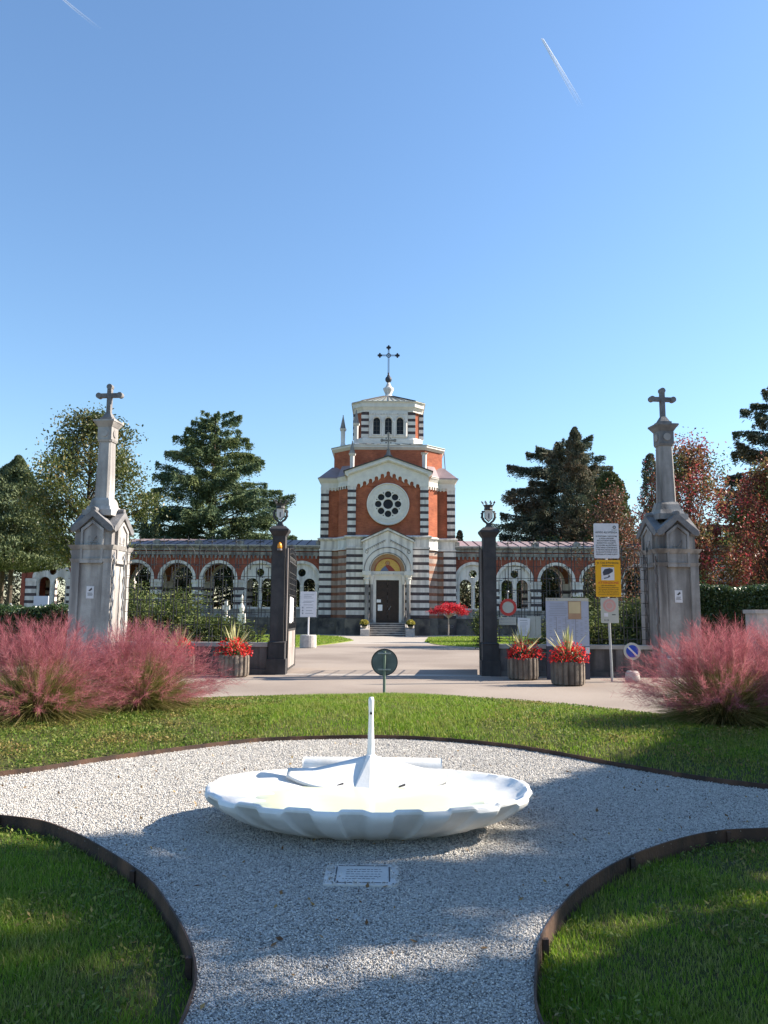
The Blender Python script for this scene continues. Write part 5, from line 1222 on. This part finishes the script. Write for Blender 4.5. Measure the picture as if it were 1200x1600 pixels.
# leafy autumn tree behind the left pillar
broadleaf('tall autumn tree with green and bronze leaves behind the left pillar', -18.7, 50, 14.3, 3.7, m_leafL, 70, .34, 135, 230, .20, .85, .55, tr=.2, group='autumn trees near the pillars')
broadleaf('red and orange autumn tree directly behind the right pillar column', 17.3, 45, 11.3, 3.0, m_leafR, 71, .16, 140, 190, .17, .50, .55, tr=.16, group='autumn trees near the pillars', upright=1.3)
broadleaf('crimson and green autumn tree at the right edge behind the hedge', 22.3, 46, 10.2, 2.7, m_leafR, 72, .18, 130, 190, .17, .50, .55, tr=.16, group='autumn trees near the pillars', upright=1.2)
broadleaf('dark bronze autumn tree between the tall sign post and the right pillar', 15.0, 52, 9.6, 2.1, m_leafD, 73, .2, 60, 120, .17, .5, .55, tr=.14, group='autumn trees near the pillars', upright=1.2)
# small crimson maple before the church
def maple():
    global rng
    rng = np.random.default_rng(80); t = thing('maple_tree', 'small crimson maple on a thin pale trunk beside the church steps', 'tree', (5.10, 63.2, 0)); mb = MB()
    mb.tube([(0, 0, 0), (.02, 0, 1.5)], [.055, .045], 7); P = []
    for i in range(34):
        a = rng.uniform(0, 2*PI); r = 1.22*math.sqrt(rng.random()); z = 2.45-.55*(r/1.2)**2+rng.uniform(-.22, .18); c = np.array([r*math.cos(a), r*math.sin(a), z]); limb(mb, (0, 0, 1.45), c, .025, .008, .1)
        m = 130; P.append(c+rng.normal(size=(m, 3))*np.array([.22, .22, .10]))
    mb.build('trunk', m_barkpale, t); P = np.concatenate(P); V, F = leafquads(P, .11, .07, (0, 0, 1), .4); bulk('crown', V, [F], m_maple, t)
maple()
# shrubs behind the fences
def juniper(label, x, y, w, h, seed, mat=None):
    global rng
    rng = np.random.default_rng(seed); t = thing('juniper_shrub', label, 'shrub', (x, y, 0), 0, 'spreading junipers behind the fences'); mb = MB(); P = []; D = []
    for i in range(95):
        a = rng.uniform(0, 2*PI); el = rng.uniform(.05, 1.3); L = 1/math.sqrt((math.cos(el)/w)**2+(math.sin(el)/h)**2)*rng.uniform(.65, 1.05); tip = np.array([math.cos(a)*math.cos(el)*L, math.sin(a)*math.cos(el)*L, math.sin(el)*L+.1]); limb(mb, (0, 0, .1), tip, .03, .008, .08)
        n = 620; u = rng.uniform(.25, 1.05, n); lat = rng.normal(size=(n, 3))*np.array([.20, .20, .085])*(.5+u)[:, None]; p = tip[None]*u[:, None]+lat; P.append(p); d = np.array([math.cos(a), math.sin(a), .15])[None]+rng.normal(size=(n, 3))*.5; D.append(unit(d))
    mb.build('branches', m_bark, t); P = np.concatenate(P); P[:, 2] = np.maximum(P[:, 2], .03); V, F = leafquads(P, (.12*rng.uniform(.6, 1.3, len(P))), .05, dirs=np.concatenate(D)); bulk('foliage', V, [F], mat or m_junip, t)
juniper('large spreading juniper behind the left fence, beside the left pillar', -8.3, 28.5, 2.6, 2.9, 90)
juniper('low juniper behind the left fence, between the large one and the gate', -6.0, 27.5, 2.1, 1.35, 91)
juniper('juniper behind the right fence, left of the right pillar', 8.3, 29.0, 2.4, 2.2, 92)
juniper('low dark juniper behind the right fence below the arcade', 6.9, 27.4, 1.8, 1.5, 93)
broadleaf('small yellow-green shrub just right of the gate opening', 4.95, 40, 2.0, .55, m_junip, 94, .05, 30, 120, .10, .35, group='garden shrubs', name='garden_shrub', tr=.05, cat='shrub')
def hedge(label, x0, x1, y, d, h, seed):
    global rng
    rng = np.random.default_rng(seed); t = thing('hedge', label, 'hedge', ((x0+x1)/2, y, 0), 0, 'clipped hedges beside the pillars'); hw = (x1-x0)/2
    MB().box(-hw+.12, hw-.12, -d/2+.12, d/2-.12, 0, h-.14).build('dark_core', m_dark, t)  # solid near-black box behind the leaf shell
    n = int(2600*(2*hw*(d+h*2))); P = rng.uniform(-1, 1, (n, 3)); P[:, 0] *= hw; P[:, 1] *= d/2; P[:, 2] = (P[:, 2]+1)/2*h; f = rng.random(n)
    P[f < .4, 1] = -d/2; P[(f >= .4) & (f < .8), 2] = h; P[(f >= .8) & (f < .9), 1] = d/2; P[(f >= .9) & (f < .95), 0] = -hw; P[f >= .95, 0] = hw
    P += rng.normal(0, .045, P.shape); P[:, 2] += .06*np.sin(P[:, 0]*3.1)+.04*np.sin(P[:, 0]*7.7); V, F = leafquads(P, .075*rng.uniform(.6, 1.3, n), .045); bulk('leaves', V, [F], m_hedge, t)
hedge('dark clipped hedge left of the left pillar', -16.5, -9.5, 26, 1.6, 1.72, 95)
hedge('tall clipped hedge right of the right pillar with sunlit top', 9.6, 19, 27.5, 2.2, 2.55, 96)
t = thing('stone_trough', 'pale concrete block in front of the right hedge', 'block', (12.15, 25, 0)); MB().box(-.75, .9, -.4, .4, 0, 1.75).box(-.80, .95, -.45, .45, 1.752, 1.87).build('block', m_block, t)
# pale tombs glimpsed between fence and arcade
def tomb(x, y, w, h, k, label):
    t = thing('tombstone', label, 'tombstone', (x, y, 0), 0, 'pale tombs behind the left fence')
    MB().cbox(0, 0, w*1.5, w, 0, h*.3).cbox(0, 0, w, w*.5, h*.3, h*.8, w*.8, w*.4).build('base', m_whitecl, t)
    if k: MB().cbox(0, 0, w*.3, w*.25, h*.8, h*1.25).box(-w*.4, w*.4, -w*.12, w*.12, h*.98, h*1.1).build('cross', m_whitecl, t)
    else: MB().lathe([(w*.2, h*.8), (w*.3, h*.95), (w*.1, h*1.1), (w*.18, h*1.2), (.02, h*1.3)], 10).build('urn', m_whitecl, t)
tomb(-8.2, 42, .5, 1.9, 1, 'white tomb with a small cross left of the red planter leaves'); tomb(-7.9, 45, .5, 2.1, 0, 'white tomb with an urn seen through the left fence'); tomb(-22.2, 48, .9, 1.7, 0, 'bright white tomb at the far left edge under the conifer')

# unseen trees right of the view; crowns shaped to lay streaked shade on the gravel
KX, KY = math.cos(R(SUN_AZ))/math.tan(R(SUN_EL)), math.sin(R(SUN_AZ))/math.tan(R(SUN_EL))
def seg(p, a, b):
    a, b, p = np.array(a), np.array(b), np.array(p); t_ = np.clip((p-a)@(b-a)/((b-a)@(b-a)), 0, 1); return np.hypot(*(p-a-t_*(b-a)))
def sunny(X, Y):     # mask of sun spots; crown clumps that would shade them are left out
    if X < -1.55 and Y > 6.0: return True
    if -1.75 <= X <= 1.25 and Y > 5.45: return True
    if X > 1.1 and Y > 7.5+(X-1.5)*1.15: return True
    if seg((X, Y), (.05, 4.72), (.75, 4.85)) < .26: return True
    if seg((X, Y), (-.9, 3.6), (.9, 4.3)) < .40: return True
    if seg((X, Y), (-2.9, 4.75), (-1.1, 4.3)) < .50: return True
    if seg((X, Y), (.95, 4.3), (3.2, 5.75)) < .36: return True
    if seg((X, Y), (-.8, 2.9), (-.1, 3.1)) < .26: return True
    if seg((X, Y), (1.6, 3.6), (3.0, 4.2)) < .28: return True
    return False
def shade_tree(label, x, y, zc, rz, rw, n, seed):
    global rng
    rng = np.random.default_rng(seed); t = thing('shade_tree', label, 'tree', (x, y, 0), 0, 'unseen trees with crowns shaped for their shade'); mb = MB()
    mb.tube([(0, 0, -.2), (.1, .05, zc*.5), (0, 0, zc+rz*.8)], [.26, .18, .04], 8); P = []; k = 0; tries = 0
    while k < n and tries < 60000:
        tries += 1; v = rng.uniform(-1, 1, 3)
        if v@v > 1: continue
        c = np.array([v[0]*rw, v[1]*rw, zc+v[2]*rz]); X, Y = x+c[0]-KX*c[2], y+c[1]-KY*c[2]
        if sunny(X, Y) or (Y > 12) : continue
        if abs(X) > 6.5 and rng.random() < .8: continue
        k += 1; m_ = int(95*rng.uniform(.5, 1.3)); P.append(c+rng.normal(size=(m_, 3))*np.array([.15, .11, .15]))
        if k % 5 == 0: limb(mb, (0, 0, max(.8, c[2]-1.2)), c, .035, .008, .03)
    mb.build('trunk', m_bark, t); P = np.concatenate(P); V, F = leafquads(P, .15*rng.uniform(.6, 1.3, len(P)), .095); bulk('crown', V, [F], m_hedge, t)
shade_tree('tall unseen tree right of the view, crown shaped for its streaked shade', 13.0, 6.0, 7.2, 4.6, 3.6, 900, 301)
shade_tree('unseen tree close beside the viewer on the right, crown shaped for its shade', 10.0, 1.9, 5.5, 4.0, 3.0, 420, 302)
shade_tree('unseen tree beyond the right lawn, crown shaped for its shade', 13.0, 10.6, 4.6, 3.4, 3.0, 800, 303)
shade_tree('small unseen tree added to shade the right lawn bed', 8.4, 5.4, 3.6, 2.4, 2.0, 300, 304)
shade_tree('very tall unseen tree added to shade the left lawn bed', 19.5, 8.9, 14.6, 2.8, 3.0, 520, 305)

# ================================================================== CONTRAILS
m, n_, b = newmat('vapour'); b.inputs['Base Color'].default_value = (.95, .96, 1, 1); b.inputs['Roughness'].default_value = 1
tr_ = n_.nodes.new('ShaderNodeBsdfTransparent'); mx = n_.nodes.new('ShaderNodeMixShader'); tc = n_.nodes.new('ShaderNodeTexCoord'); sx_ = n_.nodes.new('ShaderNodeSeparateXYZ')
n_.links.new(tc.outputs['Generated'], sx_.inputs[0]); rp = ramp(n_, [(0, (.0, .0, .0)), (.5, (.30, .30, .30)), (1, (1, 1, 1))]); n_.links.new(sx_.outputs[2], rp.inputs[0])
n_.links.new(rp.outputs[0], mx.inputs[0]); n_.links.new(tr_.outputs[0], mx.inputs[1]); n_.links.new(b.outputs[0], mx.inputs[2]); n_.links.new(mx.outputs[0], n_.nodes['Material Output'].inputs['Surface'])
def pix(px, py, Y):
    v = 800-py; f = 1250; th = R(7.4); den = f*math.cos(th)-v*math.sin(th); return Vector(((px-600)*Y/den, Y, 1.6+Y*(f*math.sin(th)+v*math.cos(th))/den))
t = thing('contrail', 'bright double white vapour trail in the upper right sky', 'contrail', (0, 0, 0), 0, 'aircraft vapour trails')
for d in (-2.6, 2.6): MB().tube([pix(842+d*.4, 59, 4000), pix(863+d*.8, 94.5, 3966), pix(884+d, 130, 3933), pix(905+d*1.2, 166, 3900)], [3, 4.2, 5, 5.5], 8).build('streak', m, t, True)
m2 = m.copy(); m2.name = 'thin_vapour'; m2.node_tree.nodes[rp.name].color_ramp.elements[2].color = (.28, .28, .28, 1); m2.node_tree.nodes[rp.name].color_ramp.elements[1].color = (.12, .12, .12, 1)
t = thing('contrail', 'very faint vapour trail in the top left corner of the sky', 'contrail', (0, 0, 0), 0, 'aircraft vapour trails')
MB().tube([pix(88, -2, 4000), pix(112, 18, 3990), pix(150, 48, 3980)], [5, 7, 8], 8).build('streak', m2, t, True)
bpy.context.view_layer.update()
